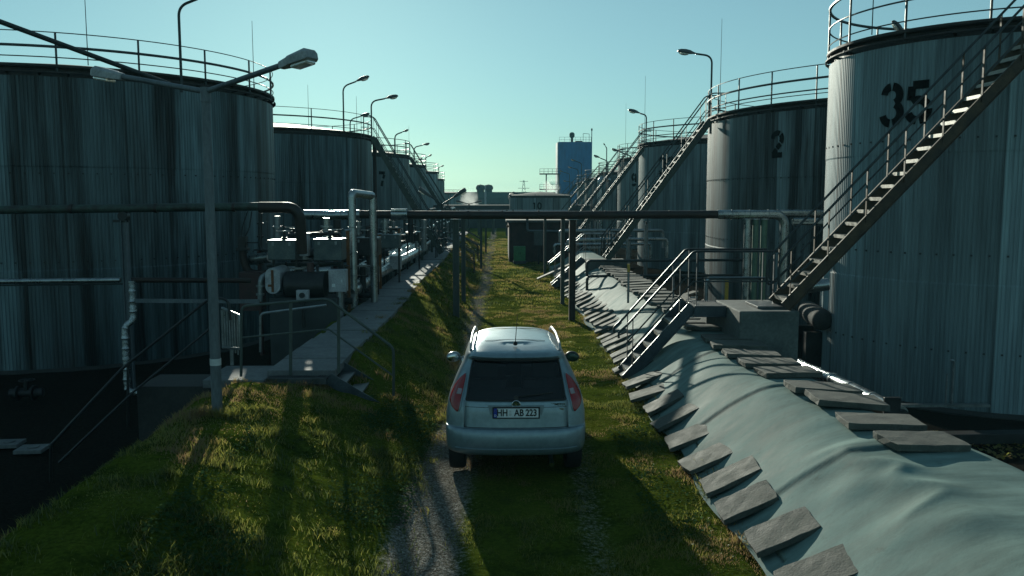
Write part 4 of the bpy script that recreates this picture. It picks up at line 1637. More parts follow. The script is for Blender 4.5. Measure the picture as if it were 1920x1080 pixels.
p = at(568, 553, 18.3)
q.box((0, 0, 0), (.22, .12, .18))
gb = thing('gauge_box', 'small white box with a round black gauge', 'gauge', p)
gb.scale = (1.2,) * 3
q.build('casing', 'white_paint', gb, bevel=.01)
q = MB()
q.tube([(0, -.06, 0), (0, -.085, 0)], .05, 18)
q.build('dial', 'dark_steel', gb)
q = MB()
q.tube([(0, 0, -.09), (0, 0, -.6)], .03, 8)
q.build('stand', 'dark_steel', gb)
p0, p1 = at(616, 548, 18.6), at(648, 506, 18.6)
cb = thing('control_box', 'white square control cabinet beside the silver riser', 'cabinet', ((p0.x + p1.x) / 2, 18.75, p0.z))
q = MB()
q.box((0, 0, (p1 - p0).z / 2), ((p1 - p0).x, .26, (p1 - p0).z))
q.build('casing', 'white_paint', cb, bevel=.012)
q = MB()
q.box((-.08, -.135, (p1 - p0).z * .3), (.07, .008, .07))
q.box((.10, -.14, (p1 - p0).z * .5), (.015, .02, .06))
q.build('label_plate', 'plate_white', cb)
q = MB()
q.tube([(.02, 0, 0), (.02, 0, -.75)], .075, 12)
q.build('stand', 'galv', cb)
# silver riser with top bend
pr = at(660, 400, 20.4)
t = thing('riser_pipe', 'upright silver pipe with a bend at its top among the valves', 'pipe', (pr.x, pr.y, .4))
q = MB()
zt = at(660, 362, 20.4).z
pe2 = at(697, 367, 21.3)
q.tube(fillet([(0, 0, 0), (0, 0, zt - .4), (pe2.x - pr.x, pe2.y - pr.y, pe2.z - .4)], .1, 5), .10, 16)
q.build('cladding', 'pipe_silver', t)
q = MB()
q.tube([(pe2.x - pr.x + .02, pe2.y - pr.y, pe2.z - .44), (pe2.x - pr.x + .02, pe2.y - pr.y, .2)], .09, 14)
q.build('downpipe', 'pipe_silver', t)
for zz_ in (1.05, 1.6, 2.2):
    q = MB()
    q.tube([(0, 0, zz_), (0, 0, zz_ + .03)], .107, 16)
    q.build('band', 'galv', t)
# black hose with valve on the huge tank
t = thing('hose_valve', 'black hose hanging from a valve beside the huge left tank', 'valve', at(455, 455, 20.4))
t.scale = (1.2,) * 3
q = MB()
q.box((0, 0, 0), (.16, .16, .26))
q.box((.0, -.02, -.13), (.22, .2, .06))
q.tube([(.08, 0, .0), (.34, 0, .0)], .014, 6)
q.build('valve_body', 'dark_steel', t, bevel=.01)
q = MB()
q.tube(fillet([(0, 0, -.1), (.0, 0, -.38), (.12, 0, -.62), (.42, .1, -.62)], .25, 8), .075, 12)
q.build('hose', 'pipe_black', t)
q = MB()
q.tube(fillet([(-.02, 0, .12), (.0, 0, .3), (.12, 0, .62)], .08), .012, 6)
q.tube(fillet([(.05, 0, .12), (.14, 0, .28), (.2, 0, .62)], .08), .012, 6)
q.build('cable', 'dark_steel', t)
q = MB()
q.box((0, 0, 0), (.5, .45, .9))
q.box((0, -.23, .12), (.36, .01, .36))
tag(q.build('machine_cabinet', 'dark_red', loc=at(474, 545, 20.0), bevel=.02), 'dull red brown cabinet left of the white oval vessel', 'cabinet')
# brown posts
for i, (px, py0, py1, Yd, lb) in enumerate(((652, 433, 545, 19.9, 'rust brown post just left of the silver riser'), (712, 440, 520, 24.5, 'rust brown post beside the black valve box'), (748, 428, 480, 28.5, 'rust brown post beyond the dark teal valve box'))):
    p = at(px, py0, Yd)
    t = thing('pipe_post', lb, 'post', (p.x, p.y, .3), group='rust brown posts of the pipe rack')
    q = MB()
    q.beam((0, 0, 0), (0, 0, p.z - .3), .07, .07)
    q.build('post', 'rust', t)
    q = MB()
    q.tube([(-.06, 0, p.z - .3), (.06, 0, p.z - .28)], .035, 8)
    q.tube([(-.09, 0, p.z - .3 - .2), (.05, 0, p.z - .3 - .2)], .03, 8)
    q.build('bracket', 'galv', t)

# long parallel clad pipes beside the path with vertical valves
for i, (x, z_, r) in enumerate(((-3.62, 1.10, .16), (-3.97, 1.16, .16), (-4.3, 1.20, .14))):
    lb = ['silver clad pipe nearest the concrete path', 'middle silver clad pipe beside the path', 'silver clad pipe farthest from the path'][i]
    t = thing('clad_pipe', lb, 'pipe', (x, 24.0, z_), group='parallel silver pipes along the path')
    y0 = 20.2 if i == 0 else 24.5
    q = MB()
    q.tube([(0.0, y0 - 24, -.06 if i == 0 else 0), (0, 0, 0), (0.25, 14, .02)], r, 14)
    q.build('cladding', 'pipe_silver', t)
    q = MB()
    y_ = y0
    while y_ < 37:
        dz = -.06 * (24 - y_) / (24 - y0) if (i == 0 and y_ < 24) else 0
        q.tube([(0.25 * max(0, y_ - 24) / 14, y_ - 24, dz), (0.25 * max(0, y_ - 24) / 14, y_ - 24 + .03, dz)], r + .008, 14)
        y_ += .9
    q.build('band', 'galv', t)
for i in range(9):
    yy = 20.6 + i * 2.1
    q = MB()
    q.box((0, 0, .2), (.08, .08, 1.2))
    q.box((-.45, 0, .78), (1.0, .1, .08))
    q.box((-.9, 0, .2), (.08, .08, 1.2))
    tag(q.build('pipe_trestle', 'dark_steel', loc=(-3.55, yy, .08)), 'dark trestle under the silver pipes, ' + ordw(i) + (' to' if i == 0 else ' from') + ' the camera', 'trestle', 'trestles under the silver pipes')
for i, (px, py, Yd) in enumerate(((655, 528, 17), (742, 492, 27.0), (698, 515, 23.4))):
    q = MB()
    q.box((0, 0, 0), (.36, .3, .42))
    q.box((0, -.16, .1), (.2, .02, .2))
    lb = ['pale box housing at the near end of the silver pipes', 'pale box housing where three silver pipes begin', 'pale box housing between two lengths of silver pipe'][i]
    if i:
        tag(q.build('valve_housing', 'white_paint' if i == 1 else 'galv', loc=at(px, py, Yd), bevel=.02), lb, 'housing')
vr = random.Random(5)
for i in range(14):
    yy = 20.9 + i * 1.35
    x = -3.85 - vr.uniform(0, 1.5)
    zt = vr.uniform(1.75, 2.45)
    r = vr.uniform(.06, .11)
    t = thing('upright_valve', 'upright pipe and valve wheel in the left pipe station, ' + ordw(i) + (' to' if i == 0 else ' from') + ' the camera', 'valve', (x, yy, .2), group='upright valves of the left pipe station')
    q = MB()
    q.tube([(0, 0, 0), (0, 0, zt - .2)], r, 12)
    q.build('pipe', vr.choice(['pipe_silver', 'dark_steel', 'galv', 'galv']), t)
    q = MB()
    q.tube([(0, 0, zt - .75), (0, 0, zt - .71)], r * 1.9, 12)
    q.tube([(0, 0, zt - .69), (0, 0, zt - .65)], r * 1.9, 12)
    q.tube([(-r * 2.4, 0, zt - .5), (r * 2.4, 0, zt - .5)], r * 1.15, 12)
    q.build('flange', 'dark_steel', t)
    q = MB()
    if i % 2:
        hand_wheel(q, (0, 0, zt - .16), .15)
        q.build('hand_wheel', 'dark_steel', t)
    else:
        q.tube([(-.12, 0, zt - .17), (.2, 0, zt - .15)], .02, 6)
        q.build('lever', 'galv', t)
for i, (px, py, Yd, r, lb) in enumerate(((486, 470, 20.6, .05, 'thin dark valve spindle left of the first rust patched box'), (560, 505, 18.9, .07, 'dark valve under the pale upright duct'), (604, 470, 20.3, .08, 'dark valve with a wheel behind the second rust patched box'),
                                          (628, 432, 20.8, .06, 'tall dark valve behind the control cabinet'), (640, 500, 19.6, .07, 'squat dark valve just left of the rust brown post'), (680, 500, 21.5, .08, 'squat dark valve under the black valve box'),
                                          (690, 425, 23.5, .06, 'tall dark valve behind the black valve box'), (548, 428, 20.6, .06, 'tall dark valve behind the first rust patched box'))):
    p = at(px, py, Yd)
    t = thing('gate_valve', lb, 'valve', (p.x, p.y, .3), group='gate valves of the pump group')
    q = MB()
    q.tube([(0, 0, -.8), (0, 0, p.z - .3)], r, 10)
    for zz_ in (.35, .55, .8):
        q.tube([(0, 0, (p.z - .3) * zz_), (0, 0, (p.z - .3) * zz_ + .04)], r * 1.9, 12)
    q.tube([(-.25, 0, (p.z - .3) * .45), (.25, 0, (p.z - .3) * .45)], r * 1.1, 10)
    q.build('body', 'dark_steel' if i % 3 else 'dark_red', t)
    q = MB()
    hand_wheel(q, (0, 0, p.z - .28), .13 + .03 * (i % 3))
    q.build('hand_wheel', 'tread' if i % 2 else 'dark_steel', t)
for i, (pts_, r, mat_, lb) in enumerate((
        ([(488, 400, 20.6), (488, 470, 20.6), (520, 474, 20.4)], .05, 'dark_steel', 'dark conduit bending toward the first rust patched box'),
        ([(520, 405, 21.5), (520, 480, 21.5)], .07, 'galv', 'thin grey riser behind the first rust patched box'),
        ([(612, 408, 21.6), (612, 470, 21.6)], .09, 'pipe_silver', 'silver riser just behind the second rust patched box'),
        ([(632, 412, 22.4), (632, 480, 22.4)], .10, 'dark_steel', 'black riser beside the silver riser'),
        ([(500, 497, 19.6), (640, 494, 19.6)], .045, 'rail', 'dark horizontal pipe under the two rust patched boxes'),
        ([(540, 440, 20.3), (640, 437, 20.6), (640, 470, 20.6)], .04, 'dark_steel', 'thin dark pipe linking the tops of the valve boxes'),
        ([(672, 415, 23.4), (672, 450, 23.4), (708, 450, 24)], .06, 'galv', 'grey bent pipe above the black valve box'),
        ([(722, 405, 26.5), (722, 450, 26.5)], .08, 'pipe_silver', 'silver riser behind the dark teal box'),
        ([(770, 408, 30), (770, 455, 30)], .1, 'dark_steel', 'black riser beyond the dark teal box'),
        ([(795, 412, 33), (795, 470, 33)], .1, 'galv', 'grey riser at the far end of the silver pipes'),
        ([(488, 565, 18.6), (488, 520, 18.6), (505, 512, 18.8)], .055, 'galv', 'pale bent pipe below the white oval vessel'))):
    P_ = [at(*v_) for v_ in pts_]
    base_ = P_[-1]
    q = MB()
    q.tube(fillet([v_ - base_ for v_ in P_], .15), r, 10)
    d_ = (P_[0] - base_) * .5
    ax_ = (P_[1] - P_[0]).normalized()
    for f_ in (.25, .6):
        c_ = (P_[0] - base_).lerp(P_[1] - base_, f_)
        q.tube([c_, c_ + ax_ * .04], r * 1.7, 12)
    tag(q.build('process_pipe', mat_, loc=base_), lb, 'pipe')
# farther clutter of the pipe station: racks with posts along the path
for i in range(7):
    yy = 36 + i * 5.2
    t = thing('pipe_rack', 'tangled dark pipe rack beside the far path, ' + ordw(i) + (' to' if i == 0 else ' from') + ' the camera', 'pipe rack', (-3.8, yy, 0), group='far pipe racks')
    for x in (-.8, .5):
        q = MB()
        q.beam((x, 0, 0), (x, 0, 2.5), .11, .11)
        q.build('post', 'post_green', t)
    for zc_, wc_ in ((2.45, .1), (1.5, .08)):
        q = MB()
        q.beam((-.9, 0, zc_), (.6, 0, zc_), wc_, wc_)
        q.build('crossbeam', 'post_green', t)
    for k in range(4):
        q = MB()
        x = -.7 + k * .36
        z_ = vr.choice([1.6, 2.58, 1.2, 1.75])
        q.tube([(x, -2.4, z_), (x, 2.4, z_)], vr.uniform(.05, .09), 10)
        if k % 2:
            q.tube([(x, -1.2, z_), (x, -1.2, .3)], .06, 8)
        q.build('pipe', vr.choice(['pipe_silver', 'pipe_black', 'galv']), t)

# ------------------------------------------------------------------ things beyond on the right: clutter, brick hut, posts
t = thing('brick_hut', 'dark brick hut jutting into the track under a pale roof', 'hut', (2.0, 48, 0))
q = MB()
q.box((0.0, 0, 1.0), (3.1, 7.0, 2.1))
q.build('wall', 'brick', t)
q = MB()
q.box((0.05, 0, 2.12), (3.5, 7.4, .12))
q.build('roof', 'roof_sheet', t, bevel=.01)
q = MB()
q.tube(fillet([(-.6, -3.6, 2.6), (-.6, -3.6, 1.62), (1.4, -3.6, 1.60)], .15), .07, 10)
q.build('gutter_pipe', 'lamp_post', t)
q = MB()
q.tube([(-1.62, -3.52, 1.86), (-1.62, -3.64, 1.86)], .07, 10)
q.build('warning_lamp', 'rust', t)
t = thing('green_cabinet', 'bright green double door cabinet in front of the brick hut', 'cabinet', (.98, 43.6, 0.12))
q = MB()
q.box((0, 0, .38), (.60, .5, .74))
q.build('casing', 'green_box', t, bevel=.01)
for k in (-1, 1):
    q = MB()
    q.box((k * .148, -.26, .38), (.28, .016, .68))
    dd = q.build('door', 'green_box', t, bevel=.004)
    q = MB()
    q.box((k * .04, -.275, .40), (.02, .02, .1))
    q.build('handle', 'dark_steel', dd)
q = MB()
q.box((0, 0, -.06), (.66, .56, .12))
q.build('base', 'concrete_dark', t)
p = at(1010, 446, 42.6)
t = thing('meter_cabinet', 'pale grey cabinet on a leg right of the green cabinet', 'cabinet', p)
q = MB()
q.box((0, 0, 0), (.46, .3, .74))
q.build('casing', 'roof_sheet', t, bevel=.01)
q = MB()
q.box((0, 0, -.9), (.08, .08, 1.1))
q.build('stand', 'dark_steel', t)
for i, (px, yy, lb) in enumerate(((1022, 36, 'slim dark post right of the brick hut'), (962, 62, 'thin post standing far along the track'), (902, 40, 'thin post on the left bank beyond the pipe supports'), (911, 52, 'second thin post on the left bank, beside the far steps'))):
    x = at(px, 450, yy).x
    q = MB()
    q.ibeam((0, 0, 0), (0, 0, 2.6), .11, .10, .014)
    tag(q.build('support_post', 'post_green', loc=(x, yy, -.1)), lb, 'post', 'thin posts along the far track')
# far hand rails of steps on the left bank
for i, yy in enumerate((37.0, 43.5, 50.5)):
    t = thing('handrail', 'dark rail of bank steps on the left, ' + ['nearest the pipe posts', 'middle of three', 'farthest of three'][i], 'railing', (-2.3, yy, .6), group='rails of bank steps')
    q = MB()
    for dy in (0, .8):
        q.tube(fillet([(-.5, dy, .0), (-.5, dy, .95), (0, dy, .95), (1.15, dy, .30), (1.15, dy, -.6)], .1), .025, 6)
        q.tube([(-.5, dy, .5), (0, dy, .5), (1.15, dy, -.12)], .018, 6)
    q.build('rail', 'rail', t)
    q = MB()
    q.beam((0, .0, 0), (1.2, .0, -.62), .02, .16)
    q.beam((0, .8, 0), (1.2, .8, -.62), .02, .16)
    for k in range(4):
        q.box((.15 + k * .28, .4, -.06 - k * .15), (.24, .78, .03))
    q.build('steps', 'dark_steel', t)
# tipped plank ramp and boards on the bank
q = MB()
q.box((0, 0, 0), (1.45, .45, .05), 0, Matrix.Rotation(-.42, 3, 'Y'))
tag(q.build('plank_ramp', 'wood', loc=(2.15, 34.3, .36)), 'pale plank ramp lying on the bank beside the slim post', 'plank')
for i, (x, y, L, rz, lb) in enumerate(((4.1, 18.4, 2.6, 1.25, 'longest grey board dropped behind the platform'), (4.35, 19.4, 1.9, 1.5, 'short grey board behind the platform'), (4.5, 20.9, 2.2, 1.05, 'grey board farthest behind the platform'))):
    q = MB()
    q.box((0, 0, 0), (L, .16, .04), rz)
    tag(q.build('wooden_board', 'wood', loc=(x, y, lin_z(x, y) + .15 + .03 * i)), lb, 'board', 'loose boards behind the platform')
# concrete wing wall left of the block
q = MB()
q.add([(-.1, 0, 0), (.1, 0, 0), (.1, 0, .9), (-.1, 0, .9), (-.1, 1.1, 0), (.1, 1.1, 0), (.1, 1.1, .25), (-.1, 1.1, .25)], [(0, 1, 2, 3), (7, 6, 5, 4), (0, 4, 5, 1), (1, 5, 6, 2), (2, 6, 7, 3), (3, 7, 4, 0)])
tag(q.build('wing_wall', 'concrete', loc=(4.0, 15.95, .35), bevel=.01), 'small sloping concrete wing wall behind the block', 'wall')
# marker posts at the right
for px, py0, py1, yy, lb in ((1178, 495, 545, 20.5, 'short post with a yellow top on the ridge'), (1262, 508, 560, 20.0, 'short pale post on the ridge behind the stair')):
    a, b2 = at(px, py1, yy), at(px, py0, yy)
    t = thing('marker_post', lb, 'post', a)
    q = MB()
    q.tube([(0, 0, -.3), (0, 0, (b2 - a).z * .7)], .028, 8)
    q.build('shaft', 'galv', t)
    q = MB()
    q.tube([(0, 0, (b2 - a).z * .7), (0, 0, (b2 - a).z)], .034, 8)
    q.build('cap', 'yellow' if px < 1200 else 'galv', t)
# low horizontal pipes right in the distance, in front of tank 2 and 33
for i, (x0, x1, yy, z_, r, mat, lb) in enumerate(((2.9, 7.2, 36.5, 1.55, .07, 'pipe_silver', 'shiny low pipe before tank 33, nearest'), (2.7, 7.4, 38.5, 1.85, .08, 'galv', 'shiny low pipe before tank 33, upper'), (2.6, 7.3, 41.0, 1.1, .07, 'pipe_silver', 'shiny low pipe before tank 33, lowest'),
                                                (2.4, 8.0, 55.0, 2.0, .1, 'galv', 'shiny pipe crossing before the tank with a 9'), (2.8, 8.0, 27.4, 1.3, .045, 'rail', 'thin dark rail pipe in front of tank 2'), (2.8, 8.0, 27.4, .8, .045, 'rail', 'lower thin dark rail pipe in front of tank 2'))):
    pipe_thing('low_pipe', lb, [('pipe_section', fillet([(x0, yy, z_ - .5), (x0, yy, z_), (x1, yy + .3, z_), (x1, yy + .3, z_ - .8)], .15), r, mat)])
for i in range(9):
    yy = 34 + i * 2.1
    x = vr.uniform(3.6, 6.2)
    zt = vr.uniform(1.5, 2.5)
    t = thing('upright_valve', 'upright valve pipe on the right beyond tank 2, ' + ordw(i) + (' to' if i == 0 else ' from') + ' the camera', 'valve', (x, yy, -.4), group='upright valves on the right')
    q = MB()
    q.tube([(0, 0, 0), (0, 0, zt + .2)], vr.uniform(.05, .1), 12)
    q.build('pipe', vr.choice(['pipe_silver', 'galv', 'dark_steel']), t)
    q = MB()
    hand_wheel(q, (0, 0, zt + .3), .16)
    q.tube([(0, 0, zt + .2), (0, 0, zt + .3)], .03, 6)
    q.build('hand_wheel', 'dark_steel', t)
# silver pipe on the far tank
p = at(1125, 335, 76.8)
pipe_thing('vertical_pipe', 'bright silver vertical pipe on the side of the far right tank', [('pipe_section', fillet([(p.x + .9, p.y + .6, p.z - .1), (p.x, p.y, p.z), (p.x, p.y, 0)], .3), .22, 'pipe_silver')])

# ------------------------------------------------------------------ far buildings
t = thing('factory_hall', 'long flat grey hall closing the view at the end of the track', 'building', (2, 230, -1))
q = MB()
q.box((0, 12, 3.0), (62, 24, 6.0))
q.build('wall', 'hall', t)
q = MB()
q.box((0, -.1, 5.2), (62.2, .5, 1.4))
q.build('fascia', 'sunlit_clad' if False else 'hall', t)
for x, sx in ((-16, 8), (-6.2, 12), (4, 7)):
    q = MB()
    q.box((x, -.4, 1.6), (sx, .6, 3.2))
    q.build('door', 'far_dark', t)
for px in (901, 916):
    q = MB()
    q.lathe([(1.0, 0), (1.0, .7), (1.25, .9), (1.25, 1.5), (.9, 2.0), (.01, 2.2)], 16, (at(px, 360, 234).x - 2, 4, 5.9))
    q.build('roof_vent', 'far_dark', t)
t = thing('vent_stack', 'round dark vent stack left of the tank numbered 10', 'vent', (at(963, 370, 140).x, 140, -.5))
q = MB()
q.tube([(0, 0, 0), (0, 0, 3.4)], .5, 14)
q.build('shaft', 'far_dark', t)
q = MB()
q.lathe([(.3, 3.2), (.85, 3.6), (.9, 4.2), (.6, 4.75), (.01, 4.9)], 16)
q.build('cowl', 'far_dark', t)
q = MB()
q.box((0, 0, 0), (30, 4, 3.3))
tag(q.build('pipe_shed', 'far_dark', loc=(-4, 98, .9)), 'dark low shed across the end of the track', 'shed')
for i in range(6):
    x = -4.4 + i * 1.25
    q = MB()
    q.tube([(0, 0, 0), (0, 0, 2.3)], .12, 8)
    tag(q.build('support_post', 'post_green', loc=(x, 76 + (i % 2) * 3, 0)), 'post before the dark shed at the end of the track, ' + ordw(i).replace('nearest', 'first') + ' from the left', 'post', 'posts before the far shed')
q = MB()
q.tube([(-7, 0, 0), (6, 0, 0)], .13, 10)
tag(q.build('overhead_pipe', 'galv', loc=(0, 76, 2.15)), 'far silver pipe crossing above the end of the track', 'pipe')
q = MB()
q.tube([(0, 0, 0), (0, 0, 6)], .14, 10)
q.tube([(0, 0, 1.5), (0, 0, 4.7)], .2, 10)
tag(q.build('vertical_pipe', 'white_paint', loc=(at(910, 390, 150).x, 150, -.4)), 'bright white upright pipe before the hall', 'pipe')
# blue tower
bt = (at(1047, 300, 200).x, at(1110, 300, 200).x)
ztop = at(1078, 266, 200).z
t = thing('blue_tower', 'tall blue clad tower rising at the right end of the view', 'tower', ((bt[0] + bt[1]) / 2, 200, -1))
Wt = bt[1] - bt[0]
q = MB()
q.box((0, 3.2, (ztop + 1) / 2), (Wt, 6.4, ztop + 1))
q.build('wall', 'blue_clad', t)
q = MB()
q.box((-Wt / 2 - .12, 3.4, (ztop + 1) / 2), (.2, 6.4, ztop + .9))
q.build('sunlit_side', 'sunlit_clad', t)  # pale sheet painting the sunlight on the tower's left side
q = MB()
q.lathe([(.28, 0), (.28, .9), (.6, 1.3), (.62, 1.9), (.4, 2.2), (.01, 2.3)], 14, (-.7, 1.0, ztop + 1))
q.build('roof_vent', 'far_dark', t)
q = MB()
q.tube([(Wt / 2 - .1, .1, ztop - 2), (Wt / 2 - .1, .1, ztop + 3.8)], .09, 8)
q.ell((Wt / 2 - .1, .1, ztop + 3.8), (.2, .2, .35))
q.build('mast', 'rail', t)
q = MB()
for z_ in (.5, 1.1):
    q.tube([(-Wt / 2 + .2, .2, ztop + 1 + z_), (Wt / 2 - .2, .2, ztop + 1 + z_)], .03, 5)
for k in range(7):
    x = -Wt / 2 + .2 + k * (Wt - .4) / 6
    q.tube([(x, .2, ztop + 1), (x, .2, ztop + 2.1)], .03, 5)
q.tube(fillet([(Wt / 2 - 2, 1, ztop + 1), (Wt / 2 - 2, 1, ztop + 3), (Wt / 2 - .6, 1, ztop + 2.9), (Wt / 2 - .6, 1, ztop + 1)], .05), .05, 5)
q.build('roof_railing', 'rail', t)
q = MB()
q.box((.9, 1.5, ztop + 1.12), (1.6, 2, .3))
q.build('hatch', 'far_dark', t)
# steel process frame
t = thing('process_scaffold', 'open steel frame with two decks left of the blue tower', 'scaffold', (at(1034, 340, 190).x, 190, -1))
q = MB()
for x in (-1.4, 1.4):
    for y in (0, 2):
        q.beam((x + .3, y, 0), (x + .3, y, at(1034, 325, 190).z + 1), .16, .16)
q.build('columns', 'rail', t)
for py in (355, 326):
    zz_ = at(1034, py, 190).z + 1
    q = MB()
    q.box((-.3, 1, zz_), (4.6, 2.6, .22))
    q.build('deck', 'far_dark', t)
    q = MB()
    for h_ in (.55, 1.1):
        q.tube([(-2.6, -.3, zz_ + h_), (2.0, -.3, zz_ + h_)], .04, 5)
    for k in range(6):
        q.tube([(-2.6 + k * .92, -.3, zz_), (-2.6 + k * .92, -.3, zz_ + 1.1)], .04, 5)
    q.build('railing', 'rail', t)
# lattice pylon
px0 = at(982, 350, 450)
t = thing('power_pylon', 'faint lattice power pylon on the horizon', 'pylon', (px0.x, 450, -1))
hh = at(982, 338, 450).z + 1
q = MB()
wd = lambda z_: 1.5 * (1 - z_ / hh) + .25
lv = [0, hh * .25, hh * .45, hh * .62, hh * .76, hh * .88, hh]
for sx in (-1, 1):
    for sy in (-1, 1):
        for a, b2 in zip(lv[:-1], lv[1:]):
            q.beam((sx * wd(a), sy * wd(a), a), (sx * wd(b2), sy * wd(b2), b2), .16, .16)
for a, b2 in zip(lv[:-1], lv[1:]):
    for sy in (-1, 1):
        q.beam((-wd(a), sy * wd(a), a), (wd(b2), sy * wd(b2), b2), .1, .1)
        q.beam((wd(a), sy * wd(a), a), (-wd(b2), sy * wd(b2), b2), .1, .1)
q.build('mast', 'rail', t)
for z_, l in ((hh * .96, 2.2), (hh * .70, 3.0), (hh * .5, 2.4)):
    q = MB()
    q.beam((-l, 0, z_), (l, 0, z_), .22, .22)
    q.build('cross_arm', 'rail', t)

# ------------------------------------------------------------------ the car
CAR = thing('parked_car', 'silver blue hatchback parked on the grass track, seen from behind', 'car', (0.18, 9.55, 0.0))
CAR.scale = (.985, .985, .985)


def lerp_tab(tab, z):
    for (a, va), (b2, vb) in zip(tab[:-1], tab[1:]):
        if z <= b2:
            u = (z - a) / (b2 - a) if b2 > a else 0
            u = min(1, max(0, u))
            return va + (vb - va) * u
    return tab[-1][1]


TW_ = [(.2, .74), (.3, .805), (.42, .832), (.6, .842), (.80, .838), (.95, .815), (1.02, .795), (1.1, .764), (1.2, .722), (1.3, .675), (1.4, .622), (1.46, .59), (1.50, .556), (1.53, .51), (1.55, .44), (1.558, .36)]
TR_ = [(.2, .55), (.3, .22), (.36, .05), (.42, .01), (.55, 0.0), (.63, .015), (.66, .03), (.672, .075), (.75, .085), (.88, .10), (.98, .125), (1.02, .15), (1.2, .255), (1.4, .39), (1.425, .365), (1.46, .34), (1.49, .36), (1.51, .42), (1.53, .52), (1.55, .66), (1.558, .82)]
TF_ = [(.2, 4.02), (.3, 4.15), (.5, 4.2), (.7, 4.13), (.82, 3.98), (.9, 3.75), (.97, 3.40), (1.02, 3.25), (1.2, 2.98), (1.4, 2.68), (1.48, 2.52), (1.53, 2.35), (1.55, 2.2), (1.558, 2.05)]
TX_ = [(.2, .60), (.66, .61), (.98, .60), (1.02, .585), (1.2, .56), (1.4, .525), (1.46, .50), (1.558, .30)]
RD, RN, FD, FN = 0.42, 3.0, 0.75, 2.6
NR, NC, NS, NF = 10, 9, 30, 10


def car_cols(z):
    W, yr, yf, xw = lerp_tab(TW_, z), lerp_tab(TR_, z), lerp_tab(TF_, z), lerp_tab(TX_, z)
    xw = min(xw, W * .9)
    out = []
    ysd = lambda x: yr + RD * (1 - max(0.0, 1 - (x / W) ** RN) ** (1 / RN))
    for k in range(NR + 1):
        x = xw * k / NR
        out.append((x, ysd(x)))
    th0 = math.asin((xw / W) ** (RN / 2))
    for k in range(1, NC + 1):
        u = k / NC
        if k == 1:
            u = 0.06
        th = th0 + (PI / 2 - th0) * u
        x = W * math.sin(th) ** (2 / RN)
        y = yr + RD * (1 - max(0, math.cos(th)) ** (2 / RN))
        out.append((x, y))
    ya, yb = yr + RD, yf - FD
    for k in range(1, NS + 1):
        u = k / NS
        out.append((W * (1 - .03 * u * u), ya + (yb - ya) * u))
    Wf = W * .97
    for k in range(1, NF + 1):
        th = PI / 2 * k / NF
        out.append((Wf * math.cos(th) ** (2 / FN) if k < NF else 0.0, yb + FD * math.sin(th) ** (2 / FN)))
    return out


ZL = [.2, .25, .3, .36, .42, .48, .55, .6, .63, .655, .668, .672, .70, .75, .80, .84, .88, .92, .96, .985, 1.02, 1.06, 1.1, 1.14, 1.18, 1.22, 1.245, 1.28, 1.32, 1.36, 1.40, 1.425, 1.46, 1.49, 1.51, 1.53, 1.545, 1.55, 1.558]
GR = [car_cols(z) for z in ZL]
NCOL = len(GR[0])
parts = {}
AR = ((0.74, .355), (3.34, .355))


def cell_part(i, k):
    zm = (ZL[i] + ZL[i + 1]) / 2
    x, y = GR[i][k]
    x2, y2 = GR[i][k + 1]
    ym = (y + y2) / 2
    side = k >= NR
    if k >= NR + 2 and k < NR + NC + NS:
        for ya, rr_ in AR:
            if (ym - ya) ** 2 + (zm - .30) ** 2 < rr_ ** 2:
                return None
    if k < NR + NC and zm < .668:
        return 'bumper'
    if k < NR and zm < .985:
        return 'tailgate'
    if k < NR and .985 < zm < 1.42:
        return 'rear_window'
    if NR + NC <= k < NR + NC + NS and 1.02 < zm < 1.38:
        f_ = (k - NR - NC) / NS
        if f_ in (0,):
            return 'body'
        if .02 < f_ < .27 or .31 < f_ < .62 or .66 < f_ < .98:
            return 'side_window'
    if k >= NR + NC + NS + 1 and 1.02 < zm < 1.46:
        return 'windscreen'
    if k >= NR + NC + NS + 3 and zm < .5:
        return 'bumper_front'
    return 'body'


for i in range(len(ZL) - 1):
    for k in range(NCOL - 1):
        pt = cell_part(i, k)
        if pt is None:
            continue
        for sg in (1, -1):
            key = pt
            if pt == 'tail_lamp_R' and sg < 0:
                key = 'tail_lamp_L'
            if pt == 'side_window' and sg < 0:
                key = 'side_window_L'
            q = [(GR[i][k], ZL[i]), (GR[i][k + 1], ZL[i]), (GR[i + 1][k + 1], ZL[i + 1]), (GR[i + 1][k], ZL[i + 1])]
            vs = [(sg * p[0], p[1], z_) for p, z_ in q]
            if sg < 0:
                vs.reverse()
            parts.setdefault(key, []).append(vs)
# roof and floor caps
top = GR[-1]
for k in range(NCOL - 1):
    (x, y), (x2, y2) = top[k], top[k + 1]
    if abs(y2 - y) > 1e-6 or abs(x2 - x) > 1e-6:
        n_ = 6
        for j in range(n_):
            a, b2 = -1 + 2 * j / n_, -1 + 2 * (j + 1) / n_
            cr = lambda u: 1.558 + .018 * (1 - u * u)
            e = 1.0
            parts['body'].append([(x2 * a, y2, cr(a) if 0 < k else 1.558), (x2 * b2, y2, cr(b2)), (x * b2, y, cr(b2)), (x * a, y, cr(a))][::-1])
bot = GR[0]
for k in range(NCOL - 1):
    (x, y), (x2, y2) = bot[k], bot[k + 1]
    parts.setdefault('underbody', []).append([(x, y, .2), (-x, y, .2), (-x2, y2, .2), (x2, y2, .2)])


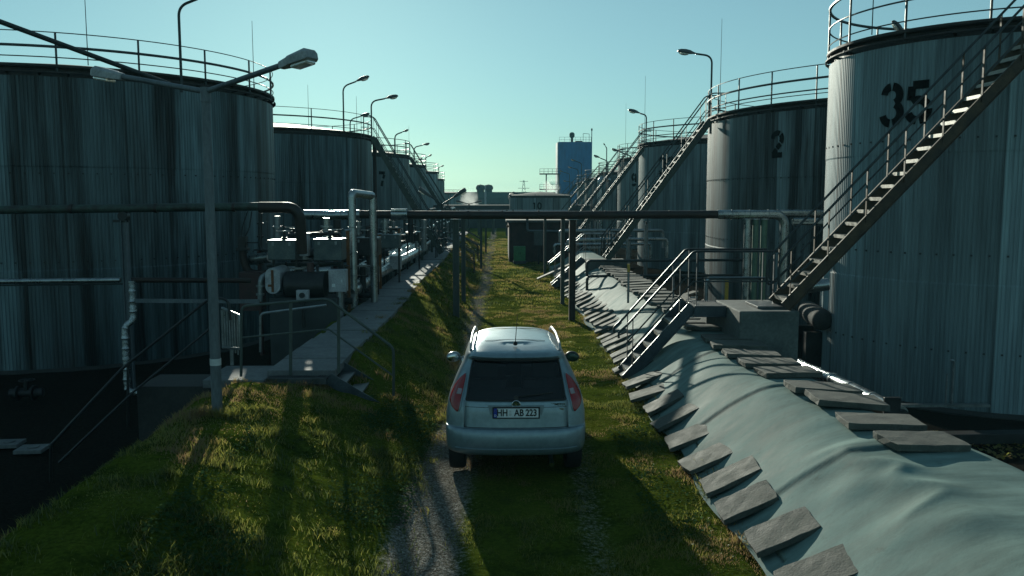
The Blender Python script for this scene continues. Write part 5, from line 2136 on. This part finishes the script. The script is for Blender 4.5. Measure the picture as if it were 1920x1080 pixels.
def merge_build(name, polys, mat, parent, solid=0.0):
    ix, vs, fs = {}, [], []
    for pl in polys:
        f_ = []
        for p in pl:
            key = (round(p[0], 4), round(p[1], 4), round(p[2], 4))
            if key not in ix:
                ix[key] = len(vs)
                vs.append(p)
            j = ix[key]
            if j not in f_:
                f_.append(j)
        if len(f_) >= 3:
            fs.append(f_)
    mb = MB()
    mb.add(vs, fs, True)
    o = mb.build(name, mat, parent, sharp=48)
    if solid:
        md = o.modifiers.new('thick', 'SOLIDIFY')
        md.thickness = solid
        md.offset = -1
    return o


body = merge_build('body', parts['body'], 'car_paint', CAR, .008)
merge_build('bumper', parts['bumper'], 'car_paint', CAR, .008)
if 'bumper_front' in parts:
    merge_build('bumper', parts['bumper_front'], 'car_paint', CAR, .008)
tg = merge_build('tailgate', parts['tailgate'], 'car_paint', CAR, .008)
merge_build('rear_window', parts['rear_window'], 'glass', CAR)
for k in ('side_window', 'side_window_L'):
    merge_build('side_window', parts[k], 'glass', CAR)
merge_build('windscreen', parts['windscreen'], 'glass', CAR)
merge_build('underbody', parts['underbody'], 'car_plastic', CAR)


def rear_pt(x, z, off=0.0):
    """point on the rear surface at lateral x, height z, pushed out by off"""
    W, yr = lerp_tab(TW_, z), lerp_tab(TR_, z)
    ax = min(abs(x), W * .999)
    y = yr + RD * (1 - max(0.0, 1 - (ax / W) ** RN) ** (1 / RN))
    return Vector((x, y - off, z))


LI = [(.845, .83), (.87, .815), (.92, .808), (1.02, .808), (1.10, .815), (1.18, .83), (1.24, .845), (1.262, .865)]
LO = [(.845, .84), (.87, .885), (.90, .93), (.95, .962), (1.0, .974), (1.06, .972), (1.12, .962), (1.18, .940), (1.22, .915), (1.262, .870)]
for sg in (1, -1):
    def lamp_patch(z0, z1, f0, f1, off, nz=18, nx=8):
        polys = []
        for a in range(nz):
            for b_ in range(nx):
                pl_ = []
                for da, db in ((0, 0), (0, 1), (1, 1), (1, 0)):
                    z_ = z0 + (z1 - z0) * (a + da) / nz
                    W = lerp_tab(TW_, z_)
                    xi, xo = lerp_tab(LI, z_), lerp_tab(LO, z_)
                    f_ = f0 + (f1 - f0) * (b_ + db) / nx
                    p = rear_pt((xi + (xo - xi) * f_) * W, z_, off)
                    pl_.append((sg * (p.x + off * .6), p.y, p.z))
                if sg < 0:
                    pl_.reverse()
                polys.append(pl_)
        return polys
    tl = merge_build('tail_lamp', lamp_patch(.845, 1.262, 0, 1, .010), 'red_lens', CAR, .02)
    merge_build('reversing_lens', lamp_patch(1.04, 1.10, .06, .5, .014, 4, 4), 'clear_lens', tl, .008)
    q = MB()
    edge = [rear_pt(lerp_tab(LI, z_) * lerp_tab(TW_, z_) - .006, z_, .004) for z_ in np.linspace(.85, 1.262, 14)]
    q.tube([Vector((sg * v_.x, v_.y, v_.z)) for v_ in edge], .008, 6)
    q.build('surround', 'car_paint', tl)

# dark seal round the rear window, wiper, seams
q = MB()
lo = [rear_pt(x, .988, .004) for x in np.linspace(-.59, .59, 21)]
q.tube(lo, .010, 6)
hi = [rear_pt(x, 1.424, .002) for x in np.linspace(-.525, .525, 21)]
q.tube(hi, .012, 6)
for sg in (-1, 1):
    q.tube([rear_pt(sg * (lerp_tab(TX_, z_) - .004), z_, .003) for z_ in np.linspace(.99, 1.422, 10)], .009, 6)
q.build('window_seal', 'car_plastic', CAR)
q = MB()
for sg in (-1, 1):
    q.tube([rear_pt(sg * .612, z_, -.002) for z_ in np.linspace(.67, .98, 8)], .0045, 5)
q.tube([rear_pt(x, .672, .0) for x in np.linspace(-.61, .61, 21)], .006, 5)
q.tube([rear_pt(x, .91, -.0015) for x in np.linspace(-.60, -.30, 8)], .0035, 5)
q.tube([rear_pt(x, .91, -.0015) for x in np.linspace(.30, .60, 8)], .0035, 5)
q.build('panel_seam', 'car_plastic', tg)
q = MB()
q.tube([rear_pt(-.02, 1.03, .02), rear_pt(.20, 1.05, .022), rear_pt(.44, 1.075, .02)], .009, 6)
q.tube([rear_pt(0, 1.015, .0), rear_pt(0, 1.02, .04)], .03, 10)
q.build('wiper', 'car_plastic', CAR)


def patch(x0, x1, z0, z1, off, n=8):
    q = MB()
    vs, fs = [], []
    for j in range(3):
        for i in range(n + 1):
            vs.append(rear_pt(x0 + (x1 - x0) * i / n, z0 + (z1 - z0) * j / 2, off))
    for j in range(2):
        for i in range(n):
            a = j * (n + 1) + i
            fs.append((a, a + 1, a + n + 2, a + n + 1))
    q.add(vs, fs)
    return q


# plate recess, frame, plate, lettering
yp = lerp_tab(TR_, .86)
q = MB()
rec = []
for x, z_ in ((-.33, .935), (.33, .935), (.29, .775), (.25, .755), (-.25, .755), (-.29, .775)):
    rec.append(Vector((x, yp + .002, z_)))
q.add([tuple(p) for p in rec] + [(p.x, p.y + .02, p.z) for p in rec], [(5, 4, 3, 2, 1, 0)] + [(i, (i + 1) % 6, (i + 1) % 6 + 6, i + 6) for i in range(6)])
rc = q.build('plate_recess', simple('recess_shade_plastic', (0.20, 0.25, 0.27), .5), tg)
q = MB()
q.box((0, yp - .010, .853), (.555, .016, .140))
hold = q.build('number_plate', 'plate_black', CAR, bevel=.006)
q = MB()
q.box((0.018, yp - .0195, .853), (.485, .004, .108))
q.build('plate_face', 'plate_white', hold, bevel=.001)
q = MB()
q.box((-.2445, yp - .0195, .853), (.038, .0042, .108))
q.build('plate_band', 'plate_blue', hold)


def text_obj(txt, size, x, y, z, mat, parent, name, off=0.0, ext=.001, sx=1.0, rotx=PI / 2, shear=0.0):
    c = bpy.data.curves.new(name, 'FONT')
    c.body = txt
    c.size = size
    c.align_x = 'CENTER'
    c.align_y = 'CENTER'
    c.extrude = ext
    c.offset = off
    c.shear = shear
    tmp = bpy.data.objects.new(name, c)
    COL.objects.link(tmp)
    bpy.context.view_layer.update()
    me = bpy.data.meshes.new_from_object(tmp.evaluated_get(bpy.context.evaluated_depsgraph_get()))
    bpy.data.objects.remove(tmp)
    me.name = name
    me.materials.clear()
    me.materials.append(M[mat])
    o = bpy.data.objects.new(name, me)
    COL.objects.link(o)
    o.parent = parent
    o.location = (x, y, z)
    o.rotation_euler = (rotx, 0, 0)
    o.scale = (sx, 1, 1)
    return o


text_obj('HH', .112, -.163, yp - .0225, .853, 'plate_black', hold, 'lettering', .003, .001, .80)
text_obj('AB', .112, .033, yp - .0225, .853, 'plate_black', hold, 'lettering', .003, .001, .80)
text_obj('223', .112, .176, yp - .0225, .853, 'plate_black', hold, 'lettering', .003, .001, .80)
text_obj('D', .035, -.2445, yp - .023, .822, 'plate_white', hold, 'lettering', .0008, .0006)
q = MB()
for k in range(12):
    a = 2 * PI * k / 12
    q.box((-.2445 + .0125 * math.cos(a), yp - .0222, .877 + .0125 * math.sin(a)), (.003, .001, .003))
q.build('plate_stars', 'gold', hold)
q = MB()
q.tube([(-.070, yp - .0215, .872), (-.070, yp - .0235, .872)], .014, 14)
q.tube([(-.070, yp - .0215, .836), (-.070, yp - .0235, .836)], .018, 14)
q.build('plate_seal', 'skin_white', hold)
# round badge: dark disc, bright ring, three-feathered arrow shape
bz = .948
by = rear_pt(0, bz).y
q = MB()
q.tube([(0, by + .004, bz), (0, by - .012, bz)], .047, 24)
bd = q.build('badge', 'badge_green', CAR)
q = MB()
q.tube([(.046 * math.cos(2 * PI * k / 24), by - .012, bz + .046 * math.sin(2 * PI * k / 24)) for k in range(24)], .006, 6, closed=True)
q.build('ring', 'chrome', bd)
q = MB()
for dx_, top_ in ((-.012, .022), (0, .028), (.012, .020)):
    q.beam((dx_ + .006, by - .014, bz - .006), (dx_ - .008, by - .014, bz + top_), .006, .004, (0, 1, 0))
q.add([(-.004, by - .015, bz), (.016, by - .015, bz), (.004, by - .015, bz - .030)], [(0, 2, 1)])
q.build('emblem', 'chrome', bd)
text_obj('ROOMSTER', .040, .475, rear_pt(.475, .94).y - .006, .94, 'chrome', tg, 'lettering', .0008, .001, 1.0, PI / 2)
text_obj('TDI', .034, .535, rear_pt(.535, .885).y - .006, .885, 'gold', tg, 'lettering', .0008, .001, 1.0, PI / 2)
# lower lip and exhaust, bumper crease
q = MB()
q.tube([rear_pt(x, .435, .004) for x in np.linspace(-.72, .72, 25)], .008, 6)
q.build('bumper_crease', 'car_paint', CAR)
q = MB()
q.tube([(.42, .06, .23), (.42, .5, .24)], .03, 12)
q.build('exhaust', 'chrome', CAR)
# roof rails
for sg in (-1, 1):
    q = MB()
    q.tube(fillet([(sg * .545, .62, 1.50), (sg * .548, .74, 1.565), (sg * .545, 1.4, 1.592), (sg * .53, 2.15, 1.56), (sg * .52, 2.3, 1.50)], .1), .017, 8)
    q.build('roof_rail', 'lamp_head', CAR)
q = MB()
q.tube([(0, .66, 1.57), (-.0, .64, 1.60)], [.028, .014], 10)
q.tube([(0, .645, 1.595), (.02, .40, 1.98)], [.006, .003], 6)
q.build('aerial', 'car_plastic', CAR)
q = MB()
for yv in (.96, 1.9):
    q.tube([(x, yv, 1.5595 + .0165 * (1 - (x / .40) ** 2)) for x in np.linspace(-.38, .38, 9)], .003, 5)
q.build('roof_seam', 'car_plastic', CAR)
# mirrors
for sg in (-1, 1):
    q = MB()
    R = Matrix.Rotation(.15 * sg, 3, 'Y')
    q.ell((sg * .875, 2.72, 1.03), (.105, .07, .078), 18, 12, R)
    q.tube([(sg * .76, 2.76, 1.0), (sg * .83, 2.74, 1.01)], .03, 8)
    mr = q.build('wing_mirror', 'car_paint' if sg < 0 else 'car_plastic', CAR)
    q = MB()
    q.ell((sg * .875, 2.663, 1.03), (.088, .018, .062), 18, 8, R)
    q.build('mirror_glass', 'chrome' if sg < 0 else 'badge_green', mr)
# wheels
for sx in (-1, 1):
    for wy in (.74, 3.34):
        q = MB()
        q.lathe([(.20, -.10), (.285, -.10), (.305, -.085), (.312, -.05), (.312, .05), (.305, .085), (.285, .10), (.20, .10)], 36, (sx * .715, wy, .312), (1, 0, 0))
        wh = q.build('wheel', 'rubber', CAR, sharp=30)
        q = MB()
        q.lathe([(.20, .085), (.19, .06), (.06, .075), (.001, .08)], 24, (sx * .715, wy, .312), (sx, 0, 0))
        for k in range(6):
            a = 2 * PI * k / 6
            c_ = Vector((sx * .80, wy, .312))
            q.beam(c_, c_ + Vector((0, .19 * math.cos(a), .19 * math.sin(a))), .03, .02, (1, 0, 0))
        q.build('rim', 'alloy', wh)
# interior
for x in (-.36, .36):
    for yv, zt in ((1.15, 1.0), (2.05, 1.02)):
        q = MB()
        q.box((x, yv, .72), (.50, .14, .62))
        q.box((x, yv + .25, .45), (.5, .5, .14))
        q.tube([(x - .07, yv, zt), (x - .07, yv, zt + .1)], .008, 6)
        q.tube([(x + .07, yv, zt), (x + .07, yv, zt + .1)], .008, 6)
        q.box((x, yv, zt + .16), (.27, .10, .18))
        q.build('seat', 'seat_cloth', CAR, bevel=.03)
q = MB()
q.box((0, .75, .92), (1.15, .6, .02))
q.build('parcel_shelf', 'seat_cloth', CAR)
q = MB()
q.box((0, 2.95, .85), (1.35, .5, .22))
q.build('dashboard', 'seat_cloth', CAR, bevel=.04)
q = MB()
q.tube([(-.36 + .18 * math.cos(2 * PI * k / 24), 2.6 - .05 * math.sin(2 * PI * k / 24), 1.0 + .18 * math.sin(2 * PI * k / 24)) for k in range(24)], .014, 6, closed=True)
q.build('steering_wheel', 'car_plastic', CAR)

# ------------------------------------------------------------------ grass and clover


def scatter_blades(name, n, xr, yr, hmin, hmax, wid, dens, mat, leaf=False, fn=None):
    x = RNG.uniform(xr[0], xr[1], n)
    y = RNG.uniform(yr[0], yr[1], n)
    keep = RNG.random(n) < dens(x, y)
    x, y = x[keep], y[keep]
    return x, y


def blades_mesh(name, x, y, h, wd, lean, tone, mat):
    n = len(x)
    z = height(x, y) - 0.01
    a = RNG.uniform(0, 2 * PI, n)
    b2 = RNG.uniform(0, 2 * PI, n)
    ca, sa = np.cos(a) * wd / 2, np.sin(a) * wd / 2
    lx_, ly_ = np.cos(b2) * lean * h, np.sin(b2) * lean * h
    base = np.stack([x, y, z], -1)
    s = np.stack([ca, sa, 0 * ca], -1)
    mid = base + np.stack([lx_ * .35, ly_ * .35, h * .55], -1)
    tip = base + np.stack([lx_, ly_, h * (1 - .25 * lean)], -1)
    V = np.stack([base - s, base + s, mid + s * .8, mid - s * .8, tip], 1).reshape(-1, 3).astype(np.float32)
    k = np.arange(n) * 5
    quads = np.stack([k, k + 1, k + 2, k + 3], -1)
    tris = np.stack([k + 3, k + 2, k + 4], -1)
    li = np.concatenate([quads, tris], 1).ravel().astype(np.int32)       # 7 loops per blade
    ls = np.stack([np.arange(n) * 7, np.arange(n) * 7 + 4], -1).ravel().astype(np.int32)
    me = bpy.data.meshes.new(name)
    me.vertices.add(len(V))
    me.vertices.foreach_set('co', V.ravel())
    me.loops.add(len(li))
    me.loops.foreach_set('vertex_index', li)
    me.polygons.add(len(ls))
    me.polygons.foreach_set('loop_start', ls)
    me.update()
    me.validate()
    al = me.attributes.new('tone', 'FLOAT', 'POINT')
    al.data.foreach_set('value', np.repeat(tone, 5).astype(np.float32))
    me.materials.append(M[mat])
    o = bpy.data.objects.new(name, me)
    COL.objects.link(o)
    o['kind'] = 'stuff'
    return o


def leaves_mesh(name, x, y, r, tone, mat):
    n = len(x)
    z = height(x, y) + RNG.uniform(.015, .06, n)
    a = RNG.uniform(0, 2 * PI, n)
    nx_, ny_ = RNG.normal(0, .35, n), RNG.normal(0, .35, n)
    V = []
    for k in range(5):
        t_ = a + 2 * PI * k / 5
        dx, dy = np.cos(t_) * r, np.sin(t_) * r
        V.append(np.stack([x + dx, y + dy, z - nx_ * dx - ny_ * dy], -1))
    V = np.stack(V, 1).reshape(-1, 3).astype(np.float32)
    li = np.arange(n * 5).astype(np.int32)
    me = bpy.data.meshes.new(name)
    me.vertices.add(len(V))
    me.vertices.foreach_set('co', V.ravel())
    me.loops.add(n * 5)
    me.loops.foreach_set('vertex_index', li)
    me.polygons.add(n)
    me.polygons.foreach_set('loop_start', (np.arange(n) * 5).astype(np.int32))
    me.update()
    me.validate()
    al = me.attributes.new('tone', 'FLOAT', 'POINT')
    al.data.foreach_set('value', np.repeat(tone, 5).astype(np.float32))
    me.materials.append(M[mat])
    o = bpy.data.objects.new(name, me)
    COL.objects.link(o)
    o['kind'] = 'stuff'
    return o


def grass_tone(x, y):
    n = fbm(x * .9 + 31, y * .9 + 17, 3)
    dry = np.clip((n - .345) * 3.2, 0, .68)
    return np.clip(.30 + RNG.normal(0, .16, len(x)) + dry, 0, 1)


def clump(x, y, f_=2.2, lo=.38, hi=.58):
    return sst((fbm(x * f_ + 5, y * f_ + 77, 4) - lo) / (hi - lo))


gx, gy, gh, gw, gt, gl = [], [], [], [], [], []


def add_patch(n, xr, yr, dens, h, wd, lean=(.2, .9), tone_shift=0.0):
    x = RNG.uniform(xr[0], xr[1], n)
    y = RNG.uniform(yr[0], yr[1], n)
    k = RNG.random(n) < dens(x, y)
    x, y = x[k], y[k]
    m_ = len(x)
    c = clump(x, y, 2.6)
    gx.append(x)
    gy.append(y)
    gh.append(RNG.uniform(h[0], h[1], m_) * (.35 + .95 * c))
    gw.append(RNG.uniform(.6, 1.3, m_) * wd)
    gl.append(RNG.uniform(lean[0], lean[1], m_))
    gt.append(np.clip(grass_tone(x, y) + tone_shift, 0, 1))


berm_d = lambda x, y: (.04 + .50 * clump(x, y, 1.7, .42, .56) + .46 * clump(x, y, 5.0, .45, .55)) * (1 - .8 * np.clip(track_mask(x, y), 0, 1))
add_patch(100000, (-5.0, -.75), (4.8, 13.2), berm_d, (.025, .095), .008)
add_patch(45000, (-2.7, -.8), (13.2, 24), berm_d, (.04, .11), .009)
add_patch(36000, (-2.6, -.8), (24, 60), berm_d, (.05, .12), .016)
road_d = lambda x, y: (.3 + .7 * clump(x, y, 2.0, .34, .56)) * np.clip(1 - 1.15 * track_mask(x, y), 0, 1)
add_patch(90000, (-1.0, 2.55), (6.2, 14), road_d, (.02, .055), .006, tone_shift=.1)
add_patch(80000, (-1.0, 2.4), (14, 26), road_d, (.02, .06), .009, tone_shift=0)
add_patch(70000, (-1.1, 2.4), (26, 70), road_d, (.035, .08), .02, tone_shift=-.08)
edge_d = lambda x, y: clump(x, y, 3.0, .4, .55) * np.exp(-((x - 2.28 - .1 * np.sin(y * .35)) / .16) ** 2)
add_patch(26000, (1.9, 2.6), (6.4, 24), edge_d, (.04, .12), .008, tone_shift=-.05)
cap_d = lambda x, y: (.35 + .65 * clump(x, y, 2)) * np.exp(-((x + 3.42) / .1) ** 2 - ((y - 10.2) / .1) ** 2)
add_patch(3000, (-3.7, -3.2), (9.9, 10.5), lambda x, y: .6 + 0 * x, (.06, .14), .007)
# tufts at the edge of the path
add_patch(9000, (-2.62, -2.40), (13.5, 30), lambda x, y: clump(x, y, 2.4, .45, .6), (.05, .12), .009)
blades_mesh('grass', np.concatenate(gx), np.concatenate(gy), np.concatenate(gh), np.concatenate(gw), np.concatenate(gl), np.concatenate(gt), 'grass')
n = 60000
x, y = RNG.uniform(-2.9, -.95, n), RNG.uniform(5.5, 13, n)
k = RNG.random(n) < clump(x, y, 1.3, .47, .62) * .35
x, y = x[k], y[k]
n2_ = 9000
x2, y2 = RNG.uniform(1.5, 2.35, n2_), RNG.uniform(6.5, 13, n2_)
k = RNG.random(n2_) < clump(x2, y2, 1.7, .48, .62) * .4
x, y = np.concatenate([x, x2[k]]), np.concatenate([y, y2[k]])
leaves_mesh('clover', x, y, RNG.uniform(.008, .018, len(x)), np.clip(RNG.normal(.5, .25, len(x)), 0, 1), 'clover')
# dead leaves and chips lying about
n = 5000
x, y = RNG.uniform(4.9, 9.0, n), RNG.uniform(8.0, 14.5, n)
k = RNG.random(n) < clump(x, y, 1.2, .40, .6)
lv = leaves_mesh('leaf_litter', x[k], y[k], RNG.uniform(.015, .04, k.sum()), RNG.uniform(.6, 1, k.sum()), 'grass')

# ------------------------------------------------------------------ steam and haze


def vol_mat(name, dens, col, aniso, noise=None):
    m = bpy.data.materials.new(name)
    m.use_nodes = True
    t = m.node_tree
    t.nodes.clear()
    o = t.nodes.new('ShaderNodeOutputMaterial')
    v = t.nodes.new('ShaderNodeVolumePrincipled')
    v.inputs['Color'].default_value = (*col, 1)
    v.inputs['Density'].default_value = dens
    v.inputs['Anisotropy'].default_value = aniso
    t.links.new(v.outputs[0], o.inputs['Volume'])
    return m


HAZE = 0.00035
if HAZE:
    q = MB()
    q.box((0, 590, 10.0), (1900, 1280, 24.5))
    hz = q.build('haze', vol_mat('haze_air', HAZE, (0.35, 0.85, 1.0), 0.0))
    hz['kind'] = 'stuff'


def steam(label_name, loc, rad, dens):
    m = bpy.data.materials.new('steam_vapour')
    m.use_nodes = True
    t = m.node_tree
    t.nodes.clear()
    o = t.nodes.new('ShaderNodeOutputMaterial')
    v = t.nodes.new('ShaderNodeVolumePrincipled')
    v.inputs['Color'].default_value = (0.95, 0.97, 0.96, 1)
    v.inputs['Anisotropy'].default_value = 0.4
    tc = t.nodes.new('ShaderNodeTexCoord')
    ln = t.nodes.new('ShaderNodeVectorMath')
    ln.operation = 'LENGTH'
    t.links.new(tc.outputs['Object'], ln.inputs[0])
    n = tnoise(t, tc.outputs['Object'], 2.2, 4, 0.6)
    ad = t.nodes.new('ShaderNodeMath')
    ad.operation = 'ADD'
    t.links.new(ln.outputs['Value'], ad.inputs[0])
    t.links.new(n, ad.inputs[1])
    mr = t.nodes.new('ShaderNodeMapRange')
    mr.inputs[1].default_value = 0.75
    mr.inputs[2].default_value = 1.35
    mr.inputs[3].default_value = dens
    mr.inputs[4].default_value = 0.0
    t.links.new(ad.outputs[0], mr.inputs[0])
    t.links.new(mr.outputs[0], v.inputs['Density'])
    t.links.new(v.outputs[0], o.inputs['Volume'])
    q = MB()
    q.ell((0, 0, 0), (1, 1, 1), 16, 10)
    o_ = q.build('steam', m, loc=loc)
    o_.scale = rad
    o_['kind'] = 'stuff'
    return o_


steam('steam', at(880, 380, 140), (2.0, 2.0, 2.4), 0.4)
steam('steam', at(1034, 350, 182), (2.4, 2.0, 2.2), 0.3)
